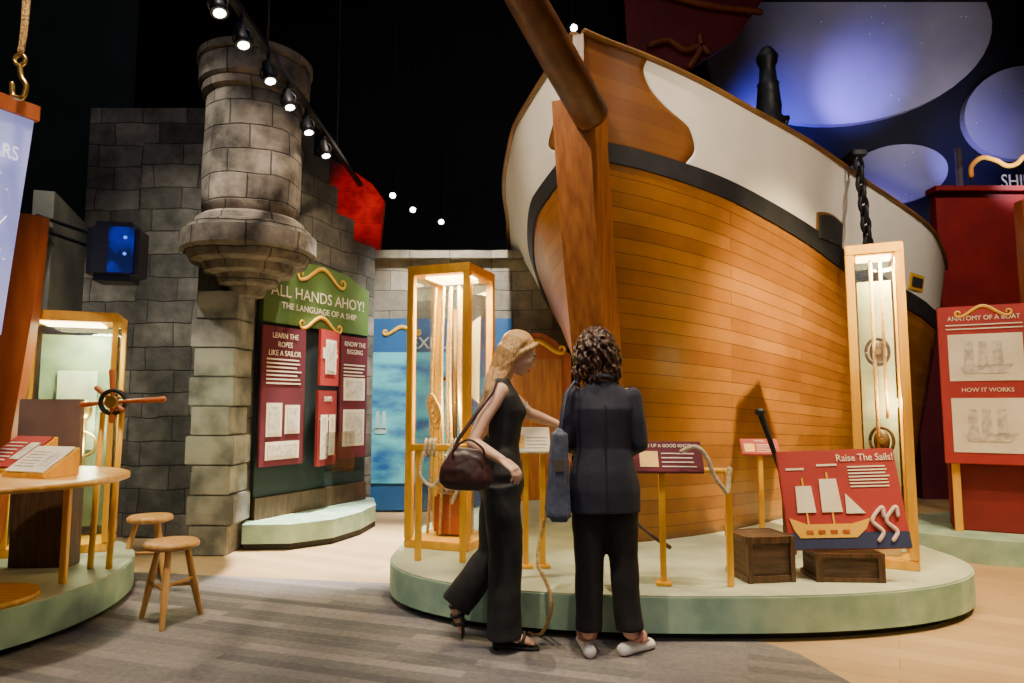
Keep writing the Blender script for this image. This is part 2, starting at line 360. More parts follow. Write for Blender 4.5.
infopanel('wall_poster','dark maroon text panel with engravings, leftmost on the sign wall',.08,.66,.72,2.06,'maroon',['LEARN THE','ROPES','LIKE A SAILOR'],[(-.22,1.0,-.02,1.32),(.02,1.02,.22,1.3),(-.22,.78,.22,.95)])
infopanel('wall_poster','maroon text panel with engravings at the right end of the sign wall',1.2,1.66,.72,2.06,'maroon',['KNOW THE','RIGGING'],[(-.18,1.35,.18,1.6),(-.18,.85,.18,1.25)])
infopanel('flip_poster','bright red folding panel with a small window, upper middle of sign wall',.74,1.12,1.5,2.08,'redb',[],[(-.1,1.62,.12,1.98)],y=-.16,yaw=.2)
infopanel('flip_poster','dark red lower folding panel with two narrow pictures on the sign wall',.72,1.1,.68,1.45,'red',['SHIPS'],[(-.14,.75,.0,1.2),(.03,.78,.15,1.2)],y=-.16,yaw=.2)
bm=nb(); box(bm,(0,0,0),(.46,.2,.015),bev=.004); box(bm,(0,.08,.2),(.46,.008,.4)); q=obj('literature_shelf',bm,'glass',None,loc=tuple(bx+SD*1.1+SN*.28+V((0,0,.62)))); q.rotation_euler=(0,0,math.radians(64)); tag(q,'clear acrylic shelf under the red folding panels','shelf')

# brick wall board, red light painted into its colour
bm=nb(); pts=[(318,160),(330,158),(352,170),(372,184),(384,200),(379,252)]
prism(bm,[P(u,v,9.0) for u,v in pts]+[V((P(379,252,9).x,9,0)),V((P(318,252,9).x,9,0))],(0,.12,0)); tag(obj('red_light_wall_board',bm,'redlightpaint'),'jagged brick wall board with red light painted into its colour, above the green sign','scenery')

# mural + arch behind central case
o=thing('sea_mural','blue sea mural board on pale stone wall behind the glass case','mural',(-.75,8.5,0))
bm=nb(); box(bm,(-.12,0,1.2),(1.75,.08,2.35)); obj('board',bm,'muralb',o)
bm=nb(); box(bm,(-.12,-.05,1.15),(1.7,.02,1.6)); obj('seascape',bm,'mural',o)
for x0,s in ((-.86,.55),(-.1,1.3)):
    bm=nb()
    prism(bm,[V((x0-.12*s,-.07,.95)),V((x0+.12*s,-.07,.95)),V((x0+.16*s,-.07,1.02)),V((x0-.17*s,-.07,1.02))],(0,.01,0))
    for dx in (-.09,.05): prism(bm,[V((x0+(dx-.04)*s,-.07,1.0)),V((x0+(dx+.06)*s,-.07,1.0)),V((x0+(dx+.05)*s,-.07,1.04+.33*s)),V((x0+(dx-.02)*s,-.07,1.04+.33*s))],(0,.01,0))
    obj('painted_ship',bm,'muralship',o)
txt(o,'EXPLORE',-.1,2.06,.2,'cream',y=-.065); flourish(o,-.62,2.22,.5,y=-.05,r=.02)
o=thing('arched_doorway_board','orange brown archway board with yellow scroll left of the ship bow','doorway',(.3,8.3,0))
bm=nb(); prism(bm,[V((x,0,z)) for x,z in [(-.42,0),(-.42,1.9)]+[(-.42+.84*(k/10),1.9+.28*math.sin(PI*k/10)) for k in range(1,10)]+[(.42,1.9),(.42,0)]],(0,.1,0)); obj('board',bm,'orange',o)
bm=nb(); box(bm,(0,-.02,.95),(.6,.05,1.8)); obj('panel',bm,'stemwood',o)
flourish(o,0,2.0,.75,y=-.03,r=.025)

# ---------------- plinths
def plinth_outline(cx,cy,a,bf,bb,k=2.4,n=72,shr=0):
    out=[]
    for i in range(n):
        t=2*PI*i/n; c,s=math.cos(t),math.sin(t)
        x=(a-shr)*math.copysign(abs(c)**(2/k),c); b=(bb if s>0 else bf)-shr
        out.append((cx+x,cy+b*math.copysign(abs(s)**(2/k),s)))
    return out
def plinth(label,loc,a,bf,bb,k):
    o=thing('display_plinth',label,'platform',loc)
    ol=plinth_outline(0,0,a,bf,bb,k)
    bm=nb(); prism(bm,[V((x,y,.05)) for x,y in ol],(0,0,.19)); 
    obj('base',bm,'plinth',o)
    bm=nb(); prism(bm,[V((x*.995,y*.995,.24)) for x,y in ol],(0,0,.01)); obj('top',bm,'plinthtop',o)
    bm=nb(); prism(bm,[V((x,y,0)) for x,y in plinth_outline(0,0,a,bf,bb,k,shr=.07)],(0,0,.05)); obj('toe_kick',bm,'toe',o)
plinth('large curved pale green plinth under the ship and rail signs',(1.12,5.0,0),1.97,1.12,2.9,2.4)
plinth('low round pale green plinth under the left display table',(-3.74,4.18,0),1.25,1.25,1.5,2)

# ---------------- ship
a_=V((.423,.906,0)); b_=V((.906,-.423,0)); P0=V((.47,4.6,0))
def interp(tab,x):
    n=len(tab)
    if x<=tab[0][0]: return tab[0][1]
    if x>=tab[-1][0]: return tab[-1][1]
    for i in range(n-1):
        if x<=tab[i+1][0]:
            x0,y0=tab[i]; x1,y1=tab[i+1]
            def sl(j):
                if j<=0: return (tab[1][1]-tab[0][1])/(tab[1][0]-tab[0][0])
                if j>=n-1: return (tab[-1][1]-tab[-2][1])/(tab[-1][0]-tab[-2][0])
                s0=(tab[j][1]-tab[j-1][1])/(tab[j][0]-tab[j-1][0]); s1=(tab[j+1][1]-tab[j][1])/(tab[j+1][0]-tab[j][0])
                return 0 if s0*s1<=0 else 2*s0*s1/(s0+s1)
            h=x1-x0; t=(x-x0)/h; m0=sl(i)*h; m1=sl(i+1)*h
            return (2*t**3-3*t*t+1)*y0+(t**3-2*t*t+t)*m0+(-2*t**3+3*t*t)*y1+(t**3-t*t)*m1
WT=[(0,.03),(.1,.13),(.3,.35),(.85,.80),(1.3,1.07),(2,1.43),(3.1,1.90),(4,2.33),(5,2.80),(6,3.06),(7,3.1)]
ZR=[(0,3.92),(.3,3.83),(1.2,3.67),(3.0,3.56),(4.2,3.45),(5,3.31),(5.8,3.05)]
ZW=[(0,3.04),(1,2.90),(2,2.74),(3.1,2.57),(4.2,2.42),(5,2.32),(5.8,2.25)]
ST=[(0,.60),(.22,.68),(.42,.64),(.56,.46),(.7,.36),(.85,.33),(1,.36)]
def zr(s): return interp(ZR,s)
def zw(s): return interp(ZW,s)
def sst(t): return .78*(1-min(max(t,0),1))**1.5
def H(side,s,z,off=0):
    t=(z-.25)/3.7
    tt=min(max(t,0),1.1)
    f=(.80+.2*tt**.8) if side>0 else (.2+.8*tt**.95)*(1+.16*min(s,.8)/.8)
    w=interp(WT,s)*f+off
    p=P0+a_*(s+sst(t)-off*.3)+b_*side*w
    return V((p.x,p.y,z))
SM=5.8
SHIP=thing('ship_bow','life size wooden sailing ship bow with white upper side and black stripe','ship',(.8,5.3,.25))
def strip(name,m,side,zlo,zhi,s0,s1,off=0,N=60,K=14,vs=1.0,smooth=True,th=.03):
    bm=nb(); uvl=bm.loops.layers.uv.verify(); g=[]; uvs={}
    for j in range(K+1):
        q=j/K; row=[]
        st=s0(q) if callable(s0) else s0; en=s1(q) if callable(s1) else s1
        for i in range(N+1):
            t=i/N; s=st+(en-st)*(t**1.8 if st==0 else t**1.3)
            z=zlo(s)+(zhi(s)-zlo(s))*q; v=bm.verts.new(H(side,s,z,off)); uvs[v]=(s,q*vs); row.append(v)
        g.append(row)
    for j in range(K):
        for i in range(N):
            vs_=(g[j][i],g[j][i+1],g[j+1][i+1],g[j+1][i])
            if side<0: vs_=vs_[::-1]
            f=bm.faces.new(vs_); f.smooth=smooth
            for l in f.loops: l[uvl].uv=uvs[l.vert]
    bm.normal_update()
    bmesh.ops.solidify(bm,geom=bm.faces[:],thickness=th)
    return obj(name,bm,m,SHIP,world=True,uv=False,norm=False)
for sd in (1,-1):
    strip('hull_planking','hull',sd,lambda s:.25,lambda s:zw(s)+.02,0,SM,K=40,vs=2.6)
    strip('wale_stripe','black',sd,lambda s:zw(s),lambda s:zw(s)+.13+.02*min(s,3),0,SM,off=.012,K=1,smooth=False,th=.012,N=90)
    def se(q,sd=sd):
        if sd>0: return interp(ST,q)
        return .14+.26*math.exp(-((q-.3)/.2)**2)
    strip('bulwark','white',sd,lambda s:zw(s)+.12+.02*min(s,3),zr,se,SM,K=28)
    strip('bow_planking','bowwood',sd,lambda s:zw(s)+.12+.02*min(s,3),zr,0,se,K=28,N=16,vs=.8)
    bm=nb(); pts=[H(sd,SM*(i/50)**1.6,zr(SM*(i/50)**1.6)) for i in range(51)]
    chain(bm,pts,[(.035,.02)]*51,8,round_=False); obj('rail_cap',bm,'railw',SHIP,world=True)
# stem post
bm=nb(); rings=[]
for k in range(25):
    z=.25+(3.36-.25)*k/24; t=(z-.25)/3.7; c=P0+a_*sst(t); w=.125+.03*(k/24)
    rings.append([bm.verts.new(V((q.x,q.y,z))) for q in (c-b_*w*.85-a_*.24,c+b_*w*.85-a_*.24,c+b_*w+a_*.22,c-b_*w+a_*.22)])
for r0,r1 in zip(rings,rings[1:]):
    for k in range(4): bm.faces.new((r0[k],r0[(k+1)%4],r1[(k+1)%4],r1[k]))
bm.faces.new(rings[0]);bm.faces.new(rings[-1])
obj('stem_post',bm,'stemwood',SHIP,world=True)
bm=nb(); c=P0+a_*.03; box(bm,(c.x,c.y,3.62),(.08,.08,.56),R=Matrix.Rotation(-.44,3,'Z')); obj('bow_knee',bm,'bowwood',SHIP,world=True)
h0=P(586,106,4.33); h1=P(526,0,3.75); dd=(h1-h0)
bm=nb(); chain(bm,[h0-dd*.14,h0-dd*.10,h0+dd*.5,h0+dd*1.2,h0+dd*2.6],[.105,.122,.118,.105,.075],24,ref=(0,0,1),round_=False); obj('bowsprit',bm,'sprit',SHIP,world=True)
bm=nb(); L=[H(-1,s,2.95,-.06) for s in [i*.34 for i in range(1,17)]]; R_=[H(1,s,2.95,-.06) for s in [i*.34 for i in range(1,17)]]
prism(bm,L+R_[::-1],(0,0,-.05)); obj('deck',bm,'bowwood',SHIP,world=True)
def patch(name,m,s0,s1,z0,z1,off,arch=0):
    bm=nb(); n=10; top=[];bot=[]
    for i in range(n+1):
        s=s0+(s1-s0)*i/n; zt=z1-arch*(2*i/n-1)**2; top.append(H(1,s,zt,off)); bot.append(H(1,s,z0,off))
    prism(bm,bot+top[::-1],b_*-.03); return obj(name,bm,m,SHIP,world=True)
patch('gunport_rim','railw',2.20,2.74,2.80,3.08,.008,.04); patch('gunport','toe',2.24,2.70,2.82,3.055,.024,.04)
patch('scupper_frame','yellow',4.35,4.72,2.62,2.80,.012); patch('scupper','toe',4.41,4.66,2.66,2.76,.024)
# cannon
cb=P(769,112,6.15)
o=thing('swivel_gun','black iron swivel gun pointing upright on the ship deck rail','cannon',(cb.x,cb.y,2.96))
bm=nb(); lathe(bm,[(.10,.0),(.10,.06),(.05,.1),(.045,.72),(.07,.8)],n=20); obj('pedestal',bm,'iron',o)
bm=nb(); lathe(bm,[(.02,.78),(.08,.8),(.125,.86),(.13,1.0),(.11,1.02),(.115,1.1),(.095,1.3),(.10,1.33),(.082,1.36),(.070,1.5),(.09,1.54),(.10,1.6),(.075,1.64),(.05,1.68),(.04,1.69)],n=28); obj('barrel',bm,'iron',o)
bm=nb(); torus(bm,(0,0,1.0),.16,.022,(0,1,0),a0=PI,a1=2*PI); cyl(bm,(-.18,0,1.0),(.18,0,1.0),.03); obj('yoke',bm,'iron',o)
# chain
o=thing('anchor_chain','heavy black iron chain hanging down the white ship side','chain',tuple(P(860,158,6.45)))
c0=P(858,160,6.32); c1=P(869,250,6.25); n=9
for i in range(n):
    p=c0.lerp(c1,(i+.5)/n); bm=nb(); torus(bm,p,.042,.019,(1,0,0) if i%2 else (.3,-1,0),n=20,sq=1.75); obj('link',bm,'iron',o,world=True)
bm=nb(); box(bm,c0+V((0,.15,.06)),(.14,.4,.06),bev=.01); obj('bracket',bm,'iron',o,world=True)

# ---------------- display cases
def case(label,loc,yaw,w,d,z0,h,fm='gold',post=.035,power=12,group='glass display cases',lc=(1,.74,.28)):
    o=thing('display_case',label,'display case',loc,yaw)
    bm=nb(); box(bm,(0,0,z0+.03),(w,d,.06),bev=.006); obj('base',bm,fm,o)
    bm=nb(); box(bm,(0,0,h-.035),(w,d,.07),bev=.006); obj('top',bm,fm,o)
    for sx in (-1,1):
        for sy in (-1,1):
            bm=nb(); box(bm,(sx*(w/2-post/2),sy*(d/2-post/2),(z0+h)/2),(post,post,h-z0-.13),bev=.004); obj('post',bm,fm,o)
    for (x,y,sx,sy) in ((0,-d/2+.012,w-2*post,.006),(0,d/2-.012,w-2*post,.006),(-w/2+.012,0,.006,d-2*post),(w/2-.012,0,.006,d-2*post)):
        bm=nb(); box(bm,(x,y,(z0+h)/2),(sx,sy,h-z0-.14)); obj('glass_pane',bm,'glass',o)
    bm=nb(); box(bm,(0,0,h-.078),(w*.6,d*.6,.012)); obj('light_strip',bm,'caselight',o)
    for zz,en in ((h-.1,power),(z0+(h-z0)*.5,power*.30)):
        l=bpy.data.lights.new('case_lamp','POINT' if zz<h-.2 else 'AREA'); l.energy=en; l.color=lc
        if l.type=='AREA': l.size=min(w,d)*.5
        else: l.shadow_soft_size=.05
        lo=bpy.data.objects.new('case_lamp',l); COL.objects.link(lo); lo.location=WM[o.name]@V((w*.25,-d*.25,zz))
case('tall gold framed glass case full of ropes left of the women',(-.47,5.33,0),-math.radians(20),.52,.52,.25,2.36,post=.055,power=85)
case('narrow gold framed glass case beside the red sails sign',(2.49,4.64,0),-math.radians(26),.35,.30,.25,2.38,post=.055,power=46)
case('left glass case with greenish light behind the round table',(-3.30,5.12,0),math.radians(22),.64,.46,.25,1.98,post=.035,power=34,lc=(.95,1,.60))
o=thing('rope_rigging','dense hanging tan ropes and a model mast inside the tall gold case','rope',(-.47,5.33,.31),-math.radians(20))
for x,y in ((-.17,-.05),(-.14,.04),(-.09,.09),(-.05,-.08),(.02,-.05),(.07,.06),(.12,-.06),(.16,.05)):
    bm=nb(); ropeline(bm,[(x,y,.02),(x*.9+.01,y,.6),(x*.8-.01,y,1.2),(x*.7,y,1.9)],.012); obj('rope',bm,'rope',o)
bm=nb()
for k in range(4): torus(bm,(-.11+.012*k,-.12,1.0-.03*k),.035+.005*k,.010,(.2,1,.1),sq=2.0)
obj('coil',bm,'rope',o)
bm=nb(); 
for k in range(9): torus(bm,(.03,-.02,.36+.03*k),.06,.016,(0,0,1))
obj('coil',bm,'ropew',o)
bm=nb(); box(bm,(0,.02,.16),(.24,.16,.3),bev=.02); obj('wooden_block',bm,'orange',o)
bm=nb(); cyl(bm,(-.02,.10,.3),(-.02,.10,1.75),.022); cyl(bm,(-.14,.10,1.2),(.12,.10,1.2),.014); obj('model_mast',bm,'darkwood',o)
o=thing('sail_fragment','pale cloth sail hanging behind ropes in the tall case','sail',(-.47,5.33,.31),-math.radians(20))
bm=nb(); prism(bm,[V((.04,.17,1.1)),V((.16,.17,1.0)),V((.17,.17,1.7)),V((.02,.17,1.6))],(0,.01,0)); obj('cloth',bm,'cream',o)
o=thing('pulley_rigging','wooden pulley blocks on a vertical rope inside narrow case','pulley',(2.49,4.64,.31),-math.radians(26))
bm=nb(); cyl(bm,(-.02,-.02,.2),(-.02,-.02,1.98),.012); cyl(bm,(.04,-.02,.9),(.04,-.02,1.98),.010); obj('rope',bm,'rope',o)
for z in (.75,1.35):
    bm=nb(); ell(bm,(0,0,z),(.05,.035,.08)); torus(bm,(0,0,z),.07,.011,(0,1,0),sq=1.3); obj('block',bm,'darkwood',o)
    bm=nb(); cyl(bm,(0,-.05,z),(0,.05,z),.02); obj('sheave',bm,'brass',o)
bm=nb(); box(bm,(0,.02,.1),(.16,.12,.2),bev=.01); obj('plinth_block',bm,'cream',o)
bm=nb(); box(bm,(0,.09,1.0),(.21,.01,1.7)); obj('back_card',bm,'casecard',o)
o=thing('navigation_chart','old chart and brass instruments standing in the left glass case','chart',(-3.30,5.12,.31),math.radians(22))
bm=nb(); box(bm,(0,.14,.80),(.46,.02,1.45)); obj('sheet',bm,'casedark',o)
bm=nb(); box(bm,(.02,.11,.95),(.26,.012,.6)); obj('parchment',bm,'casecard',o)
bm=nb(); cyl(bm,(-.1,-.02,.0),(-.1,-.02,.7),.02); ell(bm,(-.1,-.02,.78),(.07,.07,.09)); obj('brass_instrument',bm,'brass',o)
bm=nb(); cyl(bm,(.1,0,0),(.1,0,.9),.015); ell(bm,(.1,0,.95),(.05,.05,.08)); torus(bm,(.1,-.03,.7),.09,.01,(0,1,0)); obj('brass_instrument',bm,'brass',o)

# ---------------- rail signs
def railsign(label,loc,yaw,w,d,zt,m,title,postx,tilt=math.radians(52)):
    o=thing('rail_sign',label,'sign',loc,yaw)
    for x in postx:
        bm=nb(); box(bm,(x,0,(zt-.02)/2),(.035,.035,zt-.02),bev=.004); obj('post',bm,'gold',o)
        bm=nb(); box(bm,(x,0,.01),(.09,.09,.02),bev=.004); obj('foot',bm,'gold',o)
    bm=nb(); box(bm,(0,0,0),(w,.02,d),bev=.004); b=obj('board',bm,m,o,loc=(0,0,zt)); b.rotation_euler=(-(PI/2-tilt),0,0)
    if title: txt(b,title,0,d*.33,d*.15,'cream',y=-.013,sx=.82)
    rects(b,lines(-w*.1,w*.42,-d*.4,d*.15,4,d*.028),'cream',-.012,'small_print')
    rects(b,[(-w*.42,-d*.35,-w*.15,d*.15)],'yellow',-.012,'picture')
    return o
railsign('maroon tilted rail sign on a gold post right of navy blazer woman',(.93,4.12,.25),-.1,.40,.22,.74,'maroon','TIE UP A GOOD KNOT',(-.04,),)
railsign('small red rail sign on a single gold post before the hull',(1.83,5.1,.25),-.1,.27,.14,.74,'redb','THE HULL',(0,))
railsign('pale tilted rail sign behind the two women',(.12,4.55,.25),.05,.26,.20,.82,'cream','',(-.03,.08))
o=thing('hand_rail','gold post and short wooden rail right of the maroon rail sign','railing',(1.27,4.08,.25))
bm=nb(); box(bm,(0,0,.33),(.035,.035,.66),bev=.004); obj('post',bm,'gold',o)
bm=nb(); cyl(bm,(-.20,.08,.66),(.03,0,.66),.018); obj('rail',bm,'gold',o)
o=thing('knot_rail','gold rail on two posts for tying rope before the tall case','railing',(-.47,4.72,.25),-.15)
for x in (-.17,.14):
    bm=nb(); box(bm,(x,0,.37),(.04,.04,.74),bev=.004); obj('post',bm,'gold',o)
bm=nb(); box(bm,(-.01,0,.76),(.46,.06,.045),bev=.006); obj('rail',bm,'gold',o)
o=thing('knotted_rope','pale rope knotted round the gold rail','rope',(-.47,4.72,.98),-.15)
bm=nb()
for x in (-.12,-.09,-.06,.06,.09): torus(bm,(x,0,.03),.05,.011,(1,.15,0),sq=1.1)
ropeline(bm,[(-.12,-.05,.0),(-.14,-.07,-.15),(-.05,-.07,-.22),(.02,-.07,-.1),(.06,-.05,.02)],.012); ropeline(bm,[(.09,-.05,0),(.12,-.06,-.2),(.08,-.06,-.33)],.012)
obj('rope',bm,'ropew',o)
bm=nb(); ropeline(bm,[P(548,505,3.9),P(541,535,3.9),P(538,562,3.83),P(549,590,3.76),P(551,612,3.75),G(541,634,.02),G(529,633,.012)],.010)
tag(obj('slack_rope',bm,'rope'),'tan rope hanging between the women down to the floor','rope')
bm=nb(); ropeline(bm,[(.99,4.03,1.03),(1.06,3.98,1.06),(1.12,3.97,1.0),(1.16,3.98,.9),(1.22,4.0,.82),(1.25,4.02,.8),(1.27,4.045,.93)],.013)
tag(obj('rope_loop',bm,'ropew'),'pale rope looping off the right end of the maroon rail sign','rope')
bm=nb(); ropeline(bm,[(.64,4.5,1.0),(.68,4.48,.8),(.76,4.4,.6),(.86,4.35,.5),(.98,4.35,.42)],.014)
tag(obj('dark_rope',bm,'darkwood'),'dark curved rope sagging behind the maroon sign post','rope')
o=thing('pump_lever','black lever with a round knob standing by the hull','lever',(2.02,5.0,.25))
bm=nb(); a0=P(788,492,4.95); a1=P(760,412,4.85); chain(bm,[a0,a0.lerp(a1,.5),a1],[.022,.018,.024],10); ell(bm,a1,(.035,.035,.03)); obj('handle',bm,'iron',o,world=True)
bm=nb(); box(bm,(a0.x,a0.y+.0,.25+(a0.z-.25)/2),(.07,.07,a0.z-.25),bev=.006); obj('post',bm,'darkwood',o,world=True)
o=thing('box_stand','small clear acrylic box on a gold post left of the narrow case','stand',tuple(V((P(850,440,4.95).x,4.95,.25))))
c=P(850,440,4.95); bm=nb(); box(bm,(0,0,c.z-.25),(.22,.16,.22)); obj('acrylic_box',bm,'glass',o)
bm=nb(); box(bm,(0,0,(c.z-.36)/2),(.05,.05,c.z-.36),bev=.004); obj('post',bm,'gold',o)
def crate(label,loc,s,yaw):
    o=thing('wooden_crate',label,'crate',loc,yaw)
    w,d,h=s; bm=nb(); box(bm,(0,0,h/2),(w*.94,d*.94,h*.96),bev=.004); obj('body',bm,'crate',o)
    for z in (h*.08,h*.92):
        bm=nb(); box(bm,(0,-d*.48,z),(w,.02,h*.14)); box(bm,(0,d*.48,z),(w,.02,h*.14)); box(bm,(-w*.48,0,z),(.02,d,h*.14)); box(bm,(w*.48,0,z),(.02,d,h*.14)); obj('slat',bm,'darkwood',o)
    for x in (-1,1):
        bm=nb(); box(bm,(x*w*.45,-d*.49,h/2),(w*.1,.022,h)); obj('batten',bm,'darkwood',o)
crate('dark square wooden crate left of the red sails sign',(1.52,4.3,.25),(.30,.28,.27),.15)
crate('low wide wooden crate supporting the red sails sign',(2.02,4.30,.25),(.40,.26,.17),-.05)
# sails sign
o=thing('sails_sign','tilted red and navy sign reading Raise The Sails on a crate','sign',(2.03,4.2,.435),rot=(-.24,math.radians(-2.5),-.12))
bm=nb(); box(bm,(0,0,.30),(.70,.025,.60),bev=.004); obj('board',bm,'redb',o)
rects(o,[(-.35,.005,.35,.10)],'navyw',-.015,'sea_band')
txt(o,'Raise The Sails!',.17,.545,.062,'cream',y=-.017,sx=.88); rects(o,lines(.06,.31,.36,.50,7,.008),'cream',-.015,'small_print')
bm=nb(); prism(bm,[V((x-.03,-.02,z)) for x,z in [(-.28,.12),(-.25,.07),(.08,.07),(.14,.12),(.17,.18),(.06,.15),(-.20,.15),(-.30,.19)]],(0,.006,0)); obj('painted_hull',bm,'yellow',o)
for k in range(4): rects(o,[(-.24+.07*k,.095,-.20+.07*k,.115)],'orange',-.022,'painted_port')
for x,w,z,h in ((-.22,.11,.22,.16),(-.07,.12,.22,.20)):
    bm=nb(); prism(bm,[V((x-w/2,-.02,z)),V((x+w/2,-.02,z)),V((x+w*.42,-.02,z+h)),V((x-w*.42,-.02,z+h))],(0,.006,0)); obj('painted_sail',bm,'cream',o)
bm=nb(); prism(bm,[V((.01,-.02,.21)),V((.12,-.02,.21)),V((.02,-.02,.33))],(0,.006,0)); obj('painted_sail',bm,'cream',o)
for q in ((-.225,.15,-.215,.43),(-.075,.15,-.065,.46)): rects(o,[q],'yellow',-.0165,'painted_mast')
for x0 in (.17,.25):
    bm=nb(); ropeline(bm,[(x0,-.02,.05),(x0+.03,-.02,.1),(x0-.02,-.02,.16),(x0+.02,-.02,.22),(x0+.05,-.02,.24),(x0+.05,-.02,.19)],.012); obj('painted_tentacle',bm,'kraken',o)
rects(o,[(-.31,.48,-.2,.492),(-.12,.50,-.0,.512)],'cream',-.015,'caption')

# ---------------- left exhibit
o=thing('round_table','round golden wood table on slender posts at left','table',(-2.86,3.78,.25))
bm=nb(); lathe(bm,[(.665,.625),(.68,.63),(.68,.655),(.665,.66)],n=64); obj('tabletop',bm,'oakflat',o)
for ang in (60,130,190,255):
    a=math.radians(ang); bm=nb(); box(bm,(.42*math.cos(a),.42*math.sin(a),.313),(.036,.036,.625),bev=.004); obj('leg',bm,'gold',o)
bm=nb(); lathe(bm,[(.27,.0),(.27,.03)],n=48); obj('footboard',bm,'oakflat',o)
def wedge(label,loc,yaw,w,d,m):
    o=thing('reading_card',label,'card',loc,yaw)
    bm=nb(); prism(bm,[V((-w/2,-d/2,0)),V((-w/2,d/2,0)),V((-w/2,d/2,d*.75)),V((-w/2,-d/2,.02))],(w,0,0)); obj('stand',bm,'gold',o)
    bm=nb(); box(bm,(0,0,0),(w*.92,.008,d*1.1)); b=obj('card',bm,m,o,loc=(0,-.006,d*.385+.014)); b.rotation_euler=(-(PI/2-math.atan(.68)),0,0)
    rects(b,lines(-w*.38,w*.1,-d*.4,d*.35,6,d*.03),'print' if m=='cream' else 'cream',-.006,'small_print')
    rects(b,[(w*.15,-d*.3,w*.38,d*.3)],'print',-.006,'picture')
wedge('cream slanted card with text on the round table',(-2.60,3.82,.912),-.35,.32,.20,'cream')
wedge('reddish slanted card at the left frame edge on the round table',(-2.96,4.12,.912),-.35,.34,.26,'redb')
o=thing('taupe_screen_board','plain taupe upright board behind the round table cards','board',(-3.07,4.58,.25),.05)
bm=nb(); box(bm,(0,0,.84),(.40,.05,.50),bev=.006); obj('board',bm,'taupe',o); 
bm=nb(); box(bm,(0,.02,.30),(.38,.14,.60),bev=.006); obj('pedestal',bm,'darkwood',o)
o=thing('wheel_instrument','small spoked wooden wheel with brass hub on slanted gold posts','wheel',(-2.66,4.5,.25))
c=P(113,402,4.48)
for u0,q1 in ((122,V((-2.60,4.52,.25))),(103,V((-2.72,4.52,.25)))):
    bm=nb(); chain(bm,[P(u0,412,4.52),q1],[.017,.020],8,round_=False); obj('post',bm,'gold',o,world=True)
bm=nb(); torus(bm,c,.075,.016,(.15,-1,0)); obj('rim',bm,'iron',o,world=True)
bm=nb(); cyl(bm,c+V((0,-.03,0)),c+V((0,.05,0)),.04); obj('hub',bm,'brass',o,world=True)
for ang,ln in ((3,.33),(95,.2),(185,.2),(270,.12),(140,.14),(320,.08)):
    a=math.radians(ang); e=c+V((math.cos(a),.0,math.sin(a)))*ln
    bm=nb(); chain(bm,[c,c.lerp(e,.5),e],[.012,.015,.020],8); obj('spoke',bm,'orange',o,world=True)
# screen kiosk
o=thing('sky_screen','glowing lavender star screen with wooden header at upper left','screen',(-2.9,3.8,.25))
tr=P(34,121,3.85); tl,br_,bl=V((-3.27,2.85,tr.z)),P(1,335,3.78),V((-3.3,2.85,1.75))
nrm=(tr-tl).cross(V((0,0,1))).normalized()
bm=nb(); prism(bm,[tl,tr,br_,bl],-nrm*.06); obj('display',bm,'screen',o,world=True)
bm=nb(); u_=(tr-tl).normalized(); prism(bm,[tl-u_*.1+nrm*.02,tr+u_*.02+nrm*.02,tr+u_*.02+nrm*.02+V((0,0,.09)),tl-u_*.1+nrm*.02+V((0,0,.09))],-nrm*.07); obj('header',bm,'orange',o,world=True)
yaw=math.atan2(u_.y,u_.x)
tt=txt(o,'STARS',0,0,.115,'screent',align='RIGHT',sx=.72); tt.location=(tr-u_*.085+nrm*.03+V((0,0,-.24)))-V((-2.9,3.8,.25)); tt.rotation_euler=(0,0,yaw)
bm=nb()
for k in range(26):
    q=tr-u_*random.uniform(.08,.8)-V((0,0,random.uniform(.33,.9)))+nrm*.02; box(bm,q,(.007,.007,.007))
obj('star_dots',bm,'screent',o,world=True)
bm=nb()
for a0,a1 in (((.12,.6),(.25,.8)),((.25,.8),(.2,.9)),((.3,.5),(.14,.8)),((.2,.55),(.3,.62))):
    cyl(bm,tr-u_*a0[0]-V((0,0,a0[1]))+nrm*.02,tr-u_*a1[0]-V((0,0,a1[1]))+nrm*.02,.003,n=6)
obj('star_figure',bm,'screent',o,world=True)
bm=nb(); prism(bm,[P(u,v,4.68) for u,v in [(16,212),(42,216),(33,310),(13,425),(-8,545),(-60,545),(-40,420),(-4,330)]],(0,.08,0)); obj('upright',bm,'orange',o,world=True)
# hook
o=thing('cargo_hook','brass hook on twisted rope hanging at top left','hook',tuple(P(22,60,3.6)))
bm=nb(); ropeline(bm,[(P(27,-90,3.6).x,3.6,9),P(27,-90,3.6),P(26,-20,3.6),P(23,30,3.6),P(20,52,3.6)],.014); ropeline(bm,[(P(30,-90,3.6).x,3.6,9),P(30,-90,3.6),P(29,-20,3.6),P(25,30,3.6),P(21,52,3.6)],.014); obj('rope',bm,'rope',o,world=True)
bm=nb(); torus(bm,P(20,60,3.6),.03,.011,(0,1,0)); ropeline(bm,[P(20,66,3.6),P(21,76,3.6),P(26,86,3.6),P(22,98,3.6),P(13,95,3.6),P(12,84,3.6)],.014); obj('hook',bm,'brass',o,world=True)
# projector
pc=P(118,254,5.0)
o=thing('projector','black wall projector glowing blue on a metal bracket','projector',tuple(pc),.2)
bm=nb(); box(bm,(0,0,0),(.35,.3,.44),bev=.05); obj('housing',bm,'black2',o)
bm=nb(); box(bm,(.07,-.155,.0),(.17,.02,.34),bev=.008); obj('glow_panel',bm,'bluelens',o)
for z in (.09,-.03):
    bm=nb(); cyl(bm,(.10,-.17,z),(.10,-.15,z),.012); obj('lamp_dot',bm,'bluedot',o)
bm=nb()
for z in (.14,.04): chain(bm,[pc+V((-.16,.05,z)),V((-3.80,5.35,pc.z+z+.25)),V((-4.02,5.88,pc.z+z+.25))],[.014]*3,8)
obj('bracket',bm,'iron',o,world=True)
